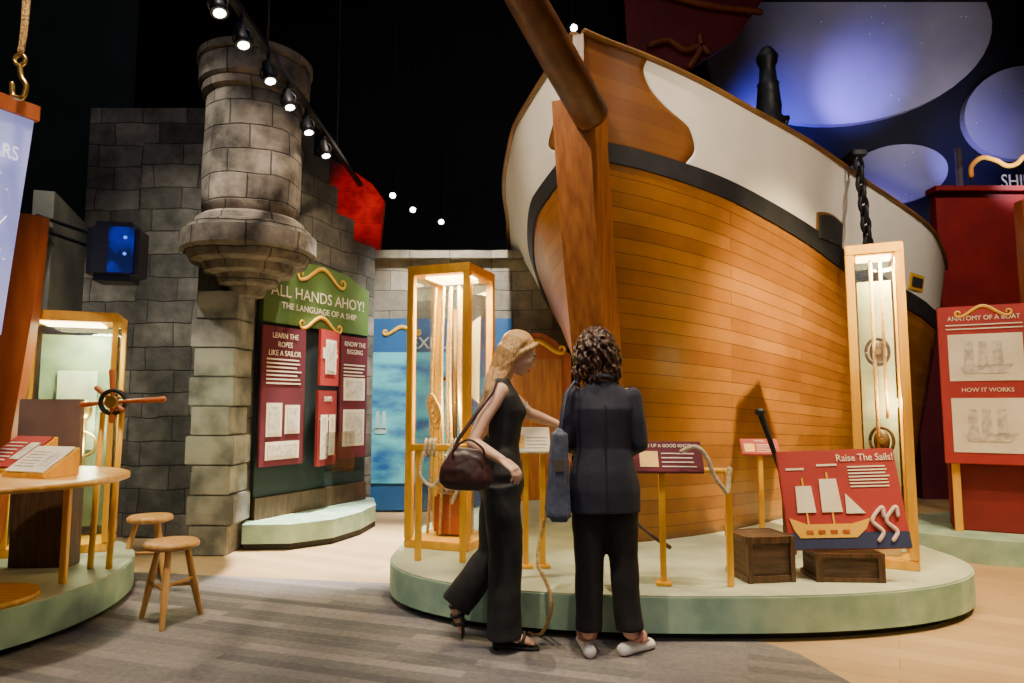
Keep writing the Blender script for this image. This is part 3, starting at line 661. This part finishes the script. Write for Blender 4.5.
# stools
def stool(label,loc,yaw):
    o=thing('wooden_stool',label,'stool',loc,yaw,'round wooden stools')
    bm=nb(); lathe(bm,[(.13,.435),(.155,.445),(.158,.465),(.145,.48),(.05,.474)],n=32); obj('seat',bm,'oak',o)
    for k in range(3):
        a=math.radians(35+120*k); bm=nb(); chain(bm,[(.09*math.cos(a),.09*math.sin(a),.44),(.145*math.cos(a),.145*math.sin(a),.2),(.19*math.cos(a),.19*math.sin(a),.012)],[.017,.023,.015],10); obj('leg',bm,'oak',o)
    for k in range(3):
        a=math.radians(35+120*k); b=math.radians(155+120*k); z=.2+.02*k; bm=nb(); cyl(bm,(.143*math.cos(a),.143*math.sin(a),z),(.143*math.cos(b),.143*math.sin(b),z),.010); obj('stretcher',bm,'oak',o)
    return o
s1=stool('nearer round wooden stool with lighter seat and splayed legs',(-2.07,4.25,0),.2)
s2=dup(s1,(-2.70,5.2,0),1.0,'farther round wooden stool partly behind the nearer one')

# ---------------- right side
o=thing('info_stand','red information stand with two framed engravings at right edge','sign',(4.13,5.95,.2),-.50)
bm=nb(); box(bm,(0,0,1.28),(.68,.05,1.38),bev=.006); obj('board',bm,'redb',o)
txt(o,'ANATOMY OF A BOAT',0,1.86,.058,'cream',y=-.03,sx=.88); txt(o,'HOW IT WORKS',0,1.23,.05,'cream',y=-.03)
rects(o,lines(-.28,.28,1.75,1.82,2,.01),'cream',-.03,'small_print')
for z0,z1 in ((1.31,1.72),(.69,1.16)):
    rects(o,[(-.27,z0,.27,z1)],'cream',-.03,'picture')
    bm=nb(); zc=(z0+z1)/2; prism(bm,[V((x*.2,-.036,zc-.08+z*.1)) for x,z in [(-1,0),(-.8,-.6),(.7,-.6),(1,.2)]],(0,.004,0))
    for x in (-.12,-.02,.09): prism(bm,[V((x-.04,-.036,zc-.08)),V((x+.04,-.036,zc-.08)),V((x+.03,-.036,zc+.14)),V((x-.03,-.036,zc+.14))],(0,.004,0))
    obj('engraving',bm,'print',o)
flourish(o,0,1.92,.45,y=-.03,r=.012)
for x in (-.26,.30):
    bm=nb(); box(bm,(x,.06,.95),(.06,.06,1.9)); obj('post',bm,'gold',o)
bm=nb(); box(bm,(.15,.29,.45),(.9,.35,.9),bev=.01); obj('base_cabinet',bm,'red',o)
bm=nb(); prism(bm,[V((x,y,.0)) for x,y in [(3.35,6.9),(3.3,6.2),(3.9,5.70),(5.0,5.3),(7,5.2),(7,8.3),(5.6,8.0),(4.6,7.2)]],(0,0,.2)); struct('plinth_right',bm,'plinth')
bm=nb(); box(bm,(7.6,9.6,3.3),(3.1,.15,2.1)); box(bm,(7.6,9.55,4.36),(3.2,.25,.07)); struct('wall_red_right',bm,'red')
bm=nb(); box(bm,(7.4,9.7,1.15),(3.4,.15,2.3)); struct('wall_maroon_right',bm,'maroon')
o=thing('orange_column','orange wooden upright column behind the right information stand','column',(5.3,6.9,.2))
bm=nb(); box(bm,(0,0,1.6),(.14,.14,3.2),bev=.01); obj('shaft',bm,'orange',o)
bm=nb(); box(bm,(0,0,.05),(.24,.24,.1),bev=.01); obj('foot',bm,'orange',o)
sp=P(1001,186,9.6)
o=thing('ship_sign','silver SHIPS lettering with gold scroll above the red wall','sign',tuple(sp))
txt(o,'SHIPS',0,.06,.28,'steel',y=0,align='LEFT',ext=.006,sx=.8)
bm=nb(); ropeline(bm,[(-.42,0,.15),(-.40,0,.3),(-.25,0,.42),(-.05,0,.38),(.1,0,.30),(.25,0,.33),(.4,0,.45),(.7,0,.4)],.035); obj('scroll_ornament',bm,'yellow',o)
bm=nb(); cyl(bm,(-.41,.02,.2),(-.41,.02,4.39-sp.z),.012); cyl(bm,(-.1,.02,-.07),(1.2,.02,-.07),.010); cyl(bm,(.5,.02,4.39-sp.z),(.5,.02,.4),.012); obj('support_bar',bm,'iron',o)
bm=nb(); cyl(bm,V((P(958,205,9.9).x,9.9,0)),P(958,148,9.9),.045); tag(obj('grey_pole',bm,'steel'),'grey pole rising beside the red wall','pole')
# discs and banner
WY=12.45
for (u,v,ru,rv,lab) in ((850,38,150,92,'largest pale blue violet disc high on the navy back wall'),(897,174,53,31,'smallest pale disc just above the ship rail'),(1024,112,62,50,'pale disc cut by the right frame edge')):
    c=P(u,v,WY); bm=nb(); rx=ru/F*WY; rz=rv/F*WY
    prism(bm,[c+V((rx*math.cos(2*PI*k/48),0,rz*math.sin(2*PI*k/48)+rx*.12*math.cos(2*PI*k/48))) for k in range(48)],(0,.145,0))
    d=thing('cloud_disc',lab,'wall disc',tuple(c),group='round wall discs'); obj('disc_face',bm,'disc',d,world=True)
    for k in range(24 if ru>100 else 6):
        bm=nb(); a=random.uniform(0,2*PI); r=math.sqrt(random.random())*.85; s=random.uniform(.012,.03); box(bm,c+V((rx*r*math.cos(a),-.006,rz*r*math.sin(a)+rx*.1*r*math.cos(a))),(s,.01,s)); obj('painted_star',bm,'star',d,world=True)
o=thing('red_banner','red banner with gold scroll above the ship bow','banner',tuple(P(690,25,10)))
bm=nb(); x0,x1=P(622,-40,10).x,P(790,-40,10).x; prism(bm,[P(628,60,10),P(622,-40,10),V((x0,10,9)),V((x1,10,9)),P(790,-40,10),P(735,40,10),P(690,70,10),P(650,72,10)],(0,.05,0)); obj('cloth',bm,'red',o,world=True)
bm=nb(); ropeline(bm,[P(650,45,9.93),P(668,40,9.93),P(685,50,9.93),P(700,46,9.93),P(708,52,9.93)],.05); ropeline(bm,[P(690,66,9.93),P(700,50,9.93),P(700,36,9.93)],.05); ropeline(bm,[P(650,-10,9.93),P(700,4,9.93),P(760,12,9.93)],.05); obj('scroll_ornament',bm,'orange',o,world=True)

# ---------------- track lights
TZ=3.90
o=thing('lighting_track','long black ceiling track carrying the spotlights on the left','light track',(-1.8,4.6,TZ))
bm=nb(); box(bm,(0,.2,0),(.05,6.2,.04)); obj('rail',bm,'iron',o)
for y in (-1.6,.2,2.2):
    bm=nb(); cyl(bm,(0,y,.02),(0,y,9-TZ),.012,n=8); obj('hanger_rod',bm,'iron',o)
def tracklight(label,p,aim,up=.115,k=1.0):
    o=thing('track_spotlight',label,'spotlight',tuple(p),group='ceiling track spotlights')
    d=(V(aim)-V(p)).normalized()
    bm=nb(); chain(bm,[-d*.07*k,d*.07*k,d*.13*k],[.042*k,.055*k,.066*k],20,round_=False); obj('housing',bm,'iron',o)
    bm=nb(); cyl(bm,d*.118*k,d*.133*k,.044*k); obj('lens',bm,'lens',o)
    bm=nb(); torus(bm,d*.04*k,.074*k,.008,(0,1,0)); cyl(bm,(0,0,.05),(0,0,up),.012,n=8); obj('bracket',bm,'iron',o)
for (v,lab) in ((0,'track spotlight cut by the top frame edge'),(33,'largest track spotlight, second from top left'),(70,'track spotlight just right of the turret top'),(97,'fourth track spotlight down the row'),(123,'fifth track spotlight down the row'),(147,'lowest track spotlight before the gap')):
    ang=math.atan((341.5-v)/F)+PT; Y=(TZ-.14-CH)/math.tan(ang); p=V((-1.8,Y,TZ-.135)); tracklight(lab,p,(p.x+.45,p.y-.30,p.z-1.6),k=.82)
for (u,v,Y,lab) in ((393,196,10.0,'small far spotlight above the pale stone wall'),(413,210,10.6,'second small far spotlight in the dark'),(441,222,11.2,'faintest far spotlight in the dark')):
    p=P(u,v,Y); p.z+=.05; tracklight(lab,p,(p.x+.3,p.y-2.2,p.z-1.6),up=9-p.z)
p=P(573,28,8.5); tracklight('tiny spotlight shining beside the ship bow tip',p,(.8,5,p.z-2),up=9-p.z)
# ---------------- people
def headM(c,fwd,tilt=0):
    f=V(fwd).normalized(); s=f.cross(V((0,0,1))).normalized(); u=s.cross(f)
    m=Matrix((s,f,u)).transposed().to_4x4(); return Matrix.Translation(V(c))@m
def addhead(bm,HM):
    R=HM.to_3x3()
    def e(c,r,n=18): ell(bm,HM@V(c),r,R,n)
    e((0,-.008,.035),(.074,.094,.082)); e((0,.03,-.02),(.060,.066,.075)); e((0,.042,-.07),(.040,.046,.038)); e((0,.068,-.092),(.020,.020,.017))
    chain(bm,[HM@V((0,.088,.02)),HM@V((0,.104,-.012)),HM@V((0,.108,-.026))],[.009,.011,.012],10)
    e((.010,.098,-.028),(.008,.009,.007),10); e((-.010,.098,-.028),(.008,.009,.007),10)
    e((.033,.072,-.015),(.022,.02,.02),12); e((-.033,.072,-.015),(.022,.02,.02),12)
    e((0,.083,.035),(.045,.014,.012),12); e((0,.09,-.058),(.020,.010,.008),10)
    for s in (-1,1): e((s*.076,-.008,-.005),(.009,.019,.031),12)
def face(parent,HM):
    R=HM.to_3x3()
    for s in (-1,1):
        bm=nb(); ell(bm,HM@V((s*.031,.080,.008)),(.013,.010,.0080),R); e=obj('eye',bm,'eyew',parent,world=True)
        bm=nb(); ell(bm,HM@V((s*.031,.089,.006)),(.0060,.003,.0055),R); x=obj('iris',bm,'iris',parent,world=True)
        bm=nb(); chain(bm,[HM@V((s*.015,.092,.026)),HM@V((s*.032,.094,.031)),HM@V((s*.048,.082,.027))],[.003,.0035,.002],6); obj('eyebrow',bm,'brunette',parent,world=True)
    bm=nb(); ell(bm,HM@V((0,.096,-.055)),(.020,.007,.004),R); ell(bm,HM@V((0,.095,-.062)),(.017,.007,.0045),R); obj('lips',bm,'lip',parent,world=True)
def hand(bm,w,d,nrm,curl=.35,th=1):
    w=V(w); d=V(d).normalized(); nrm=V(nrm); nrm=(nrm-d*nrm.dot(d)).normalized(); side=d.cross(nrm)*th
    chain(bm,[w-d*.02,w+d*.02,w+d*.055,w+d*.085],[(.024,.018),(.031,.016),(.038,.014),(.037,.012)],14,ref=nrm)
    for i,(off,ln) in enumerate(((-.029,.064),(-.0098,.075),(.0098,.070),(.029,.055))):
        p=w+d*.082+side*off; dr=d+side*off*2.2; dr.normalize(); pts=[p-dr*.015,p]; a=0
        for k,fr in enumerate((.45,.3,.25)):
            a+=curl*(1+.25*i/3); v=dr*math.cos(a)+nrm*math.sin(a); pts.append(pts[-1]+v*ln*fr*1.15)
        chain(bm,pts,[.0095,.0093,.0085,.0078,.0065],8,ref=side)
    p=w+d*.028-side*.026; v=(d*.65-side*.65+nrm*.35).normalized(); p1=p+v*.035; v2=(d*.85-side*.25+nrm*.4).normalized()
    chain(bm,[p-v*.012,p,p1,p1+v2*.03,p1+v2*.05],[.012,.0135,.011,.0095,.0075],8,ref=nrm)
def lower(bm,hip,knee,ankle,toe,r=(.082,.056,.036)):
    hip,knee,ankle,toe=map(V,(hip,knee,ankle,toe))
    chain(bm,[hip,hip.lerp(knee,.5),knee],[r[0],r[0]*.85,r[1]],16,ref=(0,1,0)); chain(bm,[knee,knee.lerp(ankle,.3),ankle],[r[1],r[1]*.98,r[2]],16,ref=(0,1,0))
    dv=(toe-ankle); chain(bm,[ankle+V((0,0,0)),ankle.lerp(toe,.35),ankle.lerp(toe,.72),toe],[.036,(.034,.030),(.042,.020),(.034,.013)],14,ref=(0,0,1) if abs(dv.normalized().z)<.85 else (1,0,0))
# ---- woman 1
W1=thing('person','woman in black sleeveless top and wide trousers reaching right, long fair hair','person',(-.06,3.85,0))
f1=V((1,.22,0)).normalized(); l1=V((-.22,1,0)).normalized()
ct=V((-.065,3.85,0))
def tor(bm,c,lst,f,ref=None,n=24,rd=True):
    chain(bm,[c+f*x+V((0,0,z)) for x,z,a,b in lst],[(a,b) for x,z,a,b in lst],n,ref=f,round_=rd)
bm=nb()
tor(bm,ct,[(0,.84,.13,.10),(0,.92,.160,.112),(0,1.0,.14,.10),(.005,1.08,.118,.085),(.01,1.18,.128,.095),(.015,1.27,.14,.11),(.0,1.35,.145,.085),(-.01,1.405,.10,.06),(-.01,1.43,.055,.05)],f1)
chain(bm,[ct+V((-.01,0,1.40)),ct+V((.02,0,1.46)),ct+V((.06,.01,1.54))],[.055,.047,.046],16)
H1=headM(ct+V((.10,.02,1.59)),(1,.05,-.50)); addhead(bm,H1)
shN=V((-.085,3.70,1.375)); elN=V((-.205,3.61,1.10)); wrN=V((-.05,3.53,1.02))
chain(bm,[shN+V((.02,.03,.0)),shN.lerp(elN,.5),elN],[.048,.039,.033],16,ref=(1,0,0)); chain(bm,[elN,elN.lerp(wrN,.3),wrN],[.035,.035,.023],16,ref=(0,0,1))
hand(bm,wrN,(wrN-elN)+V((.02,-.02,-.04)),(-.1,.3,-1),.5,-1)
shF=V((-.03,4.0,1.375)); elF=V((.10,4.10,1.25)); wrF=V((.275,4.18,1.185))
chain(bm,[shF-V((.02,.02,0)),shF.lerp(elF,.5),elF],[.050,.041,.034],16,ref=(0,0,1)); chain(bm,[elF,elF.lerp(wrF,.3),wrF],[.036,.035,.023],16,ref=(0,0,1))
hand(bm,wrF,(wrF-elF)+V((.03,0,-.05)),(0,0,-1),.3,1)
hpN,knN,anN=V((-.06,3.77,.87)),V((-.035,3.765,.47)),V((-.05,3.77,.10)); toN=V((.11,3.78,.035))
hpF,knF,anF=V((-.07,3.93,.87)),V((-.11,3.95,.46)),V((-.315,3.93,.19)); toF=V((-.285,3.94,.045))
lower(bm,hpN,knN,anN,toN); lower(bm,hpF,knF,anF,toF)
bm=remesh(bm,.0048,3); obj('body',bm,'skin',W1,world=True,uv=False,smooth=True,norm=False)
face(W1,H1)
bm=nb(); tor(bm,ct,[(0,.93,.17,.125),(0,1.0,.150,.112),(.005,1.08,.132,.099),(.01,1.18,.142,.108),(.018,1.27,.153,.124),(.0,1.345,.155,.098),(-.008,1.40,.115,.072)],f1)
ell(bm,ct+f1*.075+l1*.06+V((0,0,1.26)),(.06,.06,.062)); ell(bm,ct+f1*.075-l1*.06+V((0,0,1.26)),(.06,.06,.062))
bm=remesh(bm,.008,3,noise_=.010,nsize=.12); obj('top',bm,'blackcloth',W1,world=True,uv=False,smooth=True,norm=False)
bm=nb(); tor(bm,ct,[(0,.86,.165,.13),(0,.93,.175,.128),(0,1.03,.14,.105)],f1)
chain(bm,[hpN,hpN.lerp(knN,.5),knN,knN.lerp(anN,.55),V((-.045,3.77,.07))],[.108,.100,.092,.095,(.105,.095)],20,ref=(1,0,0),round_=False)
chain(bm,[hpF,hpF.lerp(knF,.5),knF,knF.lerp(anF,.5),anF+V((-.0,0,-.005))],[.108,.098,.088,.088,(.09,.08)],20,ref=(0,1,0),round_=False)
bm=remesh(bm,.009,2,noise_=.022,nsize=.16); obj('trousers',bm,'blackcloth',W1,world=True,uv=False,smooth=True,norm=False)
# hair
bm=nb(); R1=H1.to_3x3()
ell(bm,H1@V((0,-.022,.045)),(.083,.100,.088),R1); 
for i in range(25):
    a=math.radians(-88+176*i/24+180); rx=.070*math.sin(a); ry=.080*math.cos(a)
    p0=H1@V((rx,ry-.005,.07)); p1=H1@V((rx*1.12,ry*1.05-.02,-.01)); p2=p1+V((-.030+random.uniform(-.015,.02),0,-.11)); p3=p2+V((-.035,.0,-.12)); p4=p3+V((-.012,0,-.13)); p5=p4+V((.0,0,-.12+random.uniform(-.04,.04)))
    p2=p2.lerp(H1@V((0,-.09,-.14)),.15)
    for q in (p3,p4,p5): q.y=q.y*.55+ct.y*.45-.05
    p3.x=min(p3.x,-.095+random.uniform(-.04,.02)); p4.x=min(p4.x,-.125+random.uniform(-.06,.04)); p5.x=min(p5.x,-.14+random.uniform(-.06,.04))
    chain(bm,[p0,p1,p2,p3,p4,p5],[.020,.023,.023,.019,.014,.005],8)
for s in (-1,1):
    chain(bm,[H1@V((s*.02,.072,.098)),H1@V((s*.062,.052,.060)),H1@V((s*.080,.012,.01)),H1@V((s*.078,-.02,-.07)),H1@V((s*.06,-.06,-.15))],[.012,.014,.018,.02,.016],8)
bm=remesh(bm,.0055,1,noise_=.005,nsize=.03); obj('hair',bm,'blond',W1,world=True,uv=False,smooth=True,norm=False)
def sandal(parent,ankle,toe,m,ms,heel=.0,thick=.02,wd=1.0):
    d=(toe-ankle); bm=nb(); u=V((0,0,1)) if abs(d.normalized().z)<.8 else V((-1,0,0))
    dh=V((d.x,d.y,0)).normalized() if u.z else d.normalized()
    if u.z:
        a=V((ankle.x,ankle.y,thick*.55 if not heel else max(thick*.6,ankle.z-.065)))-dh*.045; b=V((toe.x,toe.y,thick*.5))+dh*.025
    else: a=ankle-u*.04; b=toe-u*.012+V((0,0,-.02))
    chain(bm,[a,a.lerp(b,.5),b],[(.034*wd,thick*.55),(.038*wd,thick*.5),(.044*wd,thick*.5)],12,ref=u); 
    if heel and u.z: cyl(bm,V((a.x,a.y,.0))+dh*.01,a+dh*.01,.012,.022)
    obj('sandal_sole',bm,m,parent,world=True)
    for q,nn,rr in ((ankle.lerp(toe,.65),d,.043),(ankle.lerp(toe,.35),d,.046),(ankle+V((0,0,.015)) if u.z else ankle,(0,0,1) if u.z else d,.041)):
        bm=nb(); torus(bm,q,rr,.009,nn,sq=.75 if nn is d else 1); obj('sandal_strap',bm,ms,parent,world=True)
sandal(W1,anN,toN,'black','black',heel=1); sandal(W1,anF,toF,'black','black')
bm=nb(); R=Matrix((l1,f1,V((0,0,1)))).transposed(); box(bm,ct+f1*.125-l1*.105+V((0,0,1.30)),(.035,.006,.035),R=R); q=obj('badge',bm,'sole',W1,world=True)
PU=thing('handbag','dark brown leather shoulder bag at the fair haired woman\'s hip','handbag',(-.235,3.55,.9))
bm=nb()
chain(bm,[(-.235,3.55,.885),(-.235,3.55,.91),(-.235,3.555,.97),(-.228,3.56,1.03),(-.222,3.565,1.07)],[(.125,.025),(.142,.040),(.135,.042),(.105,.030),(.085,.012)],20,ref=(0,1,0))
bm=remesh(bm,.007,3,noise_=.012,nsize=.06); obj('body',bm,'leather',PU,world=True,uv=False,smooth=True,norm=False)
bm=nb(); chain(bm,[(-.31,3.55,1.04),(-.28,3.56,1.12),(-.19,3.6,1.25),(-.11,3.64,1.36),(-.085,3.70,1.425),(-.08,3.76,1.41)],[(.010,.004)]*6,8,ref=(0,1,0)); obj('strap',bm,'leather',PU,world=True)
bm=nb(); ropeline(bm,[(-.30,3.51,1.03),(-.29,3.50,1.08),(-.22,3.5,1.125),(-.15,3.5,1.08),(-.14,3.51,1.03)],.006); obj('handle',bm,'leather',PU,world=True)
# ---- woman 2
W2=thing('person','woman seen from behind in navy blazer and charcoal trousers, dark curly hair','person',(.49,3.72,0))
c2=V((.49,3.72,0)); f2=V((-.05,1,0)).normalized(); r2=V((1,.05,0))
bm=nb()
tor(bm,c2,[(0,.84,.135,.10),(0,.92,.165,.112),(0,1.0,.145,.10),(0,1.08,.125,.09),(0,1.18,.14,.10),(0,1.28,.15,.10),(0,1.35,.15,.080),(-.01,1.39,.11,.06),(-.01,1.425,.055,.05)],f2)
chain(bm,[c2+V((0,0,1.40)),c2+V((-.01,.01,1.47)),c2+V((-.025,.03,1.54))],[.055,.048,.046],16)
H2=headM(c2+V((-.025,.05,1.595)),(.15,1,-.30)); addhead(bm,H2)
A2=[]
for sg,el,wr in ((-1,V((.285,3.71,1.10)),V((.36,3.93,1.05))),(1,V((.69,3.71,1.09)),V((.63,3.92,1.02)))):
    sh=c2+r2*sg*.155+V((0,0,1.35)); A2.append((sh,el,wr))
    chain(bm,[sh-V((sg*.02,0,0)),sh.lerp(el,.5),el],[.046,.040,.034],16,ref=(0,1,0)); chain(bm,[el,el.lerp(wr,.3),wr],[.035,.034,.023],16,ref=(0,0,1))
    hand(bm,wr,(wr-el)+V((0,.05,0)),(-sg*.4,0,-1),.45,sg)
L2=[(V((.415,3.72,.87)),V((.41,3.725,.47)),V((.40,3.70,.115)),V((.395,3.84,.055))),(V((.565,3.72,.87)),V((.595,3.73,.47)),V((.615,3.71,.115)),V((.710,3.78,.055)))]
for q in L2: lower(bm,*q)
bm=remesh(bm,.0048,3); obj('body',bm,'skin',W2,world=True,uv=False,smooth=True,norm=False)
face(W2,H2)
bm=nb(); tor(bm,c2,[(0,.86,.165,.13),(0,.93,.175,.128),(0,1.0,.15,.11)],f2)
for hp,kn,an,to in L2:
    chain(bm,[hp,hp.lerp(kn,.5),kn,kn.lerp(an,.5),V((an.x,an.y,.125))],[.102,.092,.080,.074,.072],20,ref=(1,0,0),round_=False)
bm=remesh(bm,.009,2,noise_=.018,nsize=.14); obj('trousers',bm,'trouser',W2,world=True,uv=False,smooth=True,norm=False)
bm=nb(); tor(bm,c2,[(0,.735,.200,.143),(0,.85,.196,.142),(0,.95,.180,.132),(0,1.07,.150,.113),(0,1.18,.160,.117),(0,1.28,.172,.122),(0,1.35,.168,.098),(-.01,1.395,.118,.075),(-.01,1.43,.07,.062)],f2,rd=False)
for sh,el,wr in A2:
    chain(bm,[sh-V((0,0,.005)),sh.lerp(el,.5),el],[.058,.052,.045],18,ref=(0,1,0)); chain(bm,[el,el.lerp(wr,.5),wr],[.045,.042,.038],18,ref=(0,0,1))
bm=remesh(bm,.007,3,noise_=.012,nsize=.18); obj('blazer',bm,'blazer',W2,world=True,uv=False,smooth=True,norm=False)
bm=nb(); torus(bm,c2+V((-.01,-.010,1.43)),.068,.015,(0,.35,1),n=28); obj('collar',bm,'blazer',W2,world=True)
bm=nb(); chain(bm,[c2+V((0,-.141,.745)),c2+V((0,-.142,.86)),c2+V((0,-.131,.97)),c2+V((0,-.115,1.08)),c2+V((0,-.120,1.2)),c2+V((0,-.124,1.30))],[.004]*6,6); obj('back_seam',bm,'black',W2,world=True)
bm=nb(); R2=H2.to_3x3(); ell(bm,H2@V((0,-.022,.045)),(.088,.100,.088),R2)
for i in range(120):
    a=math.radians(random.uniform(-120,120)+180); el_=random.uniform(.0,1.1)
    d=V((math.sin(a)*math.cos(el_),math.cos(a)*math.cos(el_),math.sin(el_)))
    p=H2@(V((0,-.02,.035))+V((d.x*.090,d.y*.100,d.z*.092)))
    out=(R2@V((d.x,d.y,0))); pts=[];ln=random.uniform(.13,.29); ph=random.uniform(0,6)
    for k in range(14):
        t=k/13; q=p+out*(.040*math.sin(t*PI*.8))+V((0,0,-ln*t)); q.x+=.010*math.cos(ph+t*18); q.y+=.010*math.sin(ph+t*18)
        if q.z<1.355: q.z=1.355+random.uniform(-.01,.01)
        pts.append(q)
    chain(bm,pts,[.010]+[.0095]*11+[.008,.004],6)
bm=remesh(bm,.0048,1,noise_=.004,nsize=.02); obj('hair',bm,'brunette',W2,world=True,uv=False,smooth=True,norm=False)
for q in L2: sandal(W2,q[2],q[3],'sole','pink',thick=.06,wd=1.05)
TB=thing('tote_bag','blue grey canvas tote bag on the left shoulder of the blazer woman','bag',(.235,3.59,.75))
bm=nb(); box(bm,(.235,3.59,.95),(.125,.29,.46)); 
for v in bm.verts:
    if v.co.z>1: v.co.x=.235+(v.co.x-.235)*.55+.010
bmesh.ops.bevel(bm,geom=bm.edges[:],offset=.022,segments=3,affect='EDGES')
bm=remesh(bm,.008,2,noise_=.010,nsize=.1); obj('body',bm,'denim',TB,world=True,uv=False,smooth=True,norm=False)
for y in (3.53,3.65):
    bm=nb(); chain(bm,[(.245,y,1.14),(.262,y,1.25),(.285,3.60+(y-3.62)*.5,1.36),(.33,3.64+(y-3.62)*.4,1.42),(.36,3.70,1.41)],[(.010,.004)]*5,8,ref=(1,0,0)); obj('strap',bm,'denim',TB,world=True)
bm=nb(); box(bm,(.235,3.442,1.0),(.05,.006,.06)); obj('label_patch',bm,'ink',TB,world=True)

# ---------------- lights
def spot(p,aim,e,ang=50,col=(1,.86,.66),blend=.6,r=.08):
    l=bpy.data.lights.new('spot','SPOT'); l.energy=e; l.spot_size=math.radians(ang); l.spot_blend=blend; l.color=col; l.shadow_soft_size=r
    o=bpy.data.objects.new('spot_lamp',l); COL.objects.link(o); o.location=p; o.rotation_euler=(V(aim)-V(p)).to_track_quat('-Z','Y').to_euler()
def area(p,aim,e,s,col):
    l=bpy.data.lights.new('area','AREA'); l.energy=e; l.size=s; l.color=col
    o=bpy.data.objects.new('unseen_fill',l); COL.objects.link(o); o.location=p; o.rotation_euler=(V(aim)-V(p)).to_track_quat('-Z','Y').to_euler()
W=(1,.80,.52)
spot((3.4,1.8,5.2),(2.45,6.0,1.5),6600,30,(1,.76,.40),1)
spot((2.6,.8,5.0),(1.9,5.6,3.3),800,38,(1,.84,.62),.9)
spot((5.0,2.8,6.5),(4.2,7.0,2.9),1100,36,(1,.85,.68),.9)
spot((-1.6,2.6,5.6),(0.3,5.2,2.9),800,34,(1,.82,.62),.9)
spot((1.0,3.2,7.5),(1.2,4.4,0),1500,38,W,.8)
spot((-.8,2.0,6.0),(.0,3.85,1.2),800,24,W)
spot((1.0,1.2,6.0),(.5,3.72,.9),300,22,(1,.88,.75))
spot((-2.6,3.4,6.2),(-3.5,6.9,1.8),1500,34,(.98,.93,.78),1)
spot((-1.3,4.0,5.4),(-2.35,6.1,2.9),760,26,(1,.84,.66),1)
spot((-.6,5.4,5.5),(-2.1,7.2,1.8),600,38,W)
spot((-1.2,7.2,6.5),(-1.45,6.3,0),15000,27,(1,.90,.74),.9)
spot((-2.0,2.6,6.8),(-2.9,4.0,.4),1500,34,W)
spot((-1.4,2.8,6.8),(-1.9,3.6,.0),600,50,(1,.84,.70),.9)
spot((4.4,3.0,6.5),(3.5,4.2,0),3400,46,(1,.70,.34),.9)
spot((2.6,2.4,5.5),(2.4,4.5,1.0),700,34,(1,.78,.46),.9)
spot((3.2,3.0,6.0),(4.4,6.2,1.4),1000,30,W)
spot((5.5,6.0,7.0),(7.4,9.6,3.2),600,50,(1,.5,.4))
spot((-.2,6.0,5.5),(-.8,8.6,1.9),2400,40,(1,.96,.88))
spot((-1.0,7.4,5.4),(-1.95,9.0,3.9),500,40,(1,.05,.03),1)
spot((4.2,10.9,5.2),(4.9,12.5,6.2),950,66,(.08,.08,1),1)
spot((6.0,11.0,6.2),(6.5,12.5,7.2),560,60,(.16,.12,1),1)
spot((8.0,11.0,5.0),(8.6,12.5,6.0),260,60,(.2,.16,1),1)
spot((6.2,11.0,4.2),(6.9,12.5,4.9),160,60,(.2,.16,1),1)
spot((7.5,8.5,5.0),(7.2,12.5,7.9),420,60,(.80,.70,.85),.9)
spot((7,8.5,4.6),(8.3,12.5,5.0),280,75,(.78,.70,.85),.9)
area((0,3.0,8.6),(0,4,0),120,7,(.9,.88,1))  # unseen soft fill added high over the hall
area((0,-.5,3.2),(0,5,1),30,3,(1,.9,.8))  # unseen fill added above the camera to brighten the front
w=bpy.data.worlds.new('w'); SC.world=w; w.use_nodes=True; w.node_tree.nodes['Background'].inputs[0].default_value=(.02,.02,.03,1); w.node_tree.nodes['Background'].inputs[1].default_value=.3
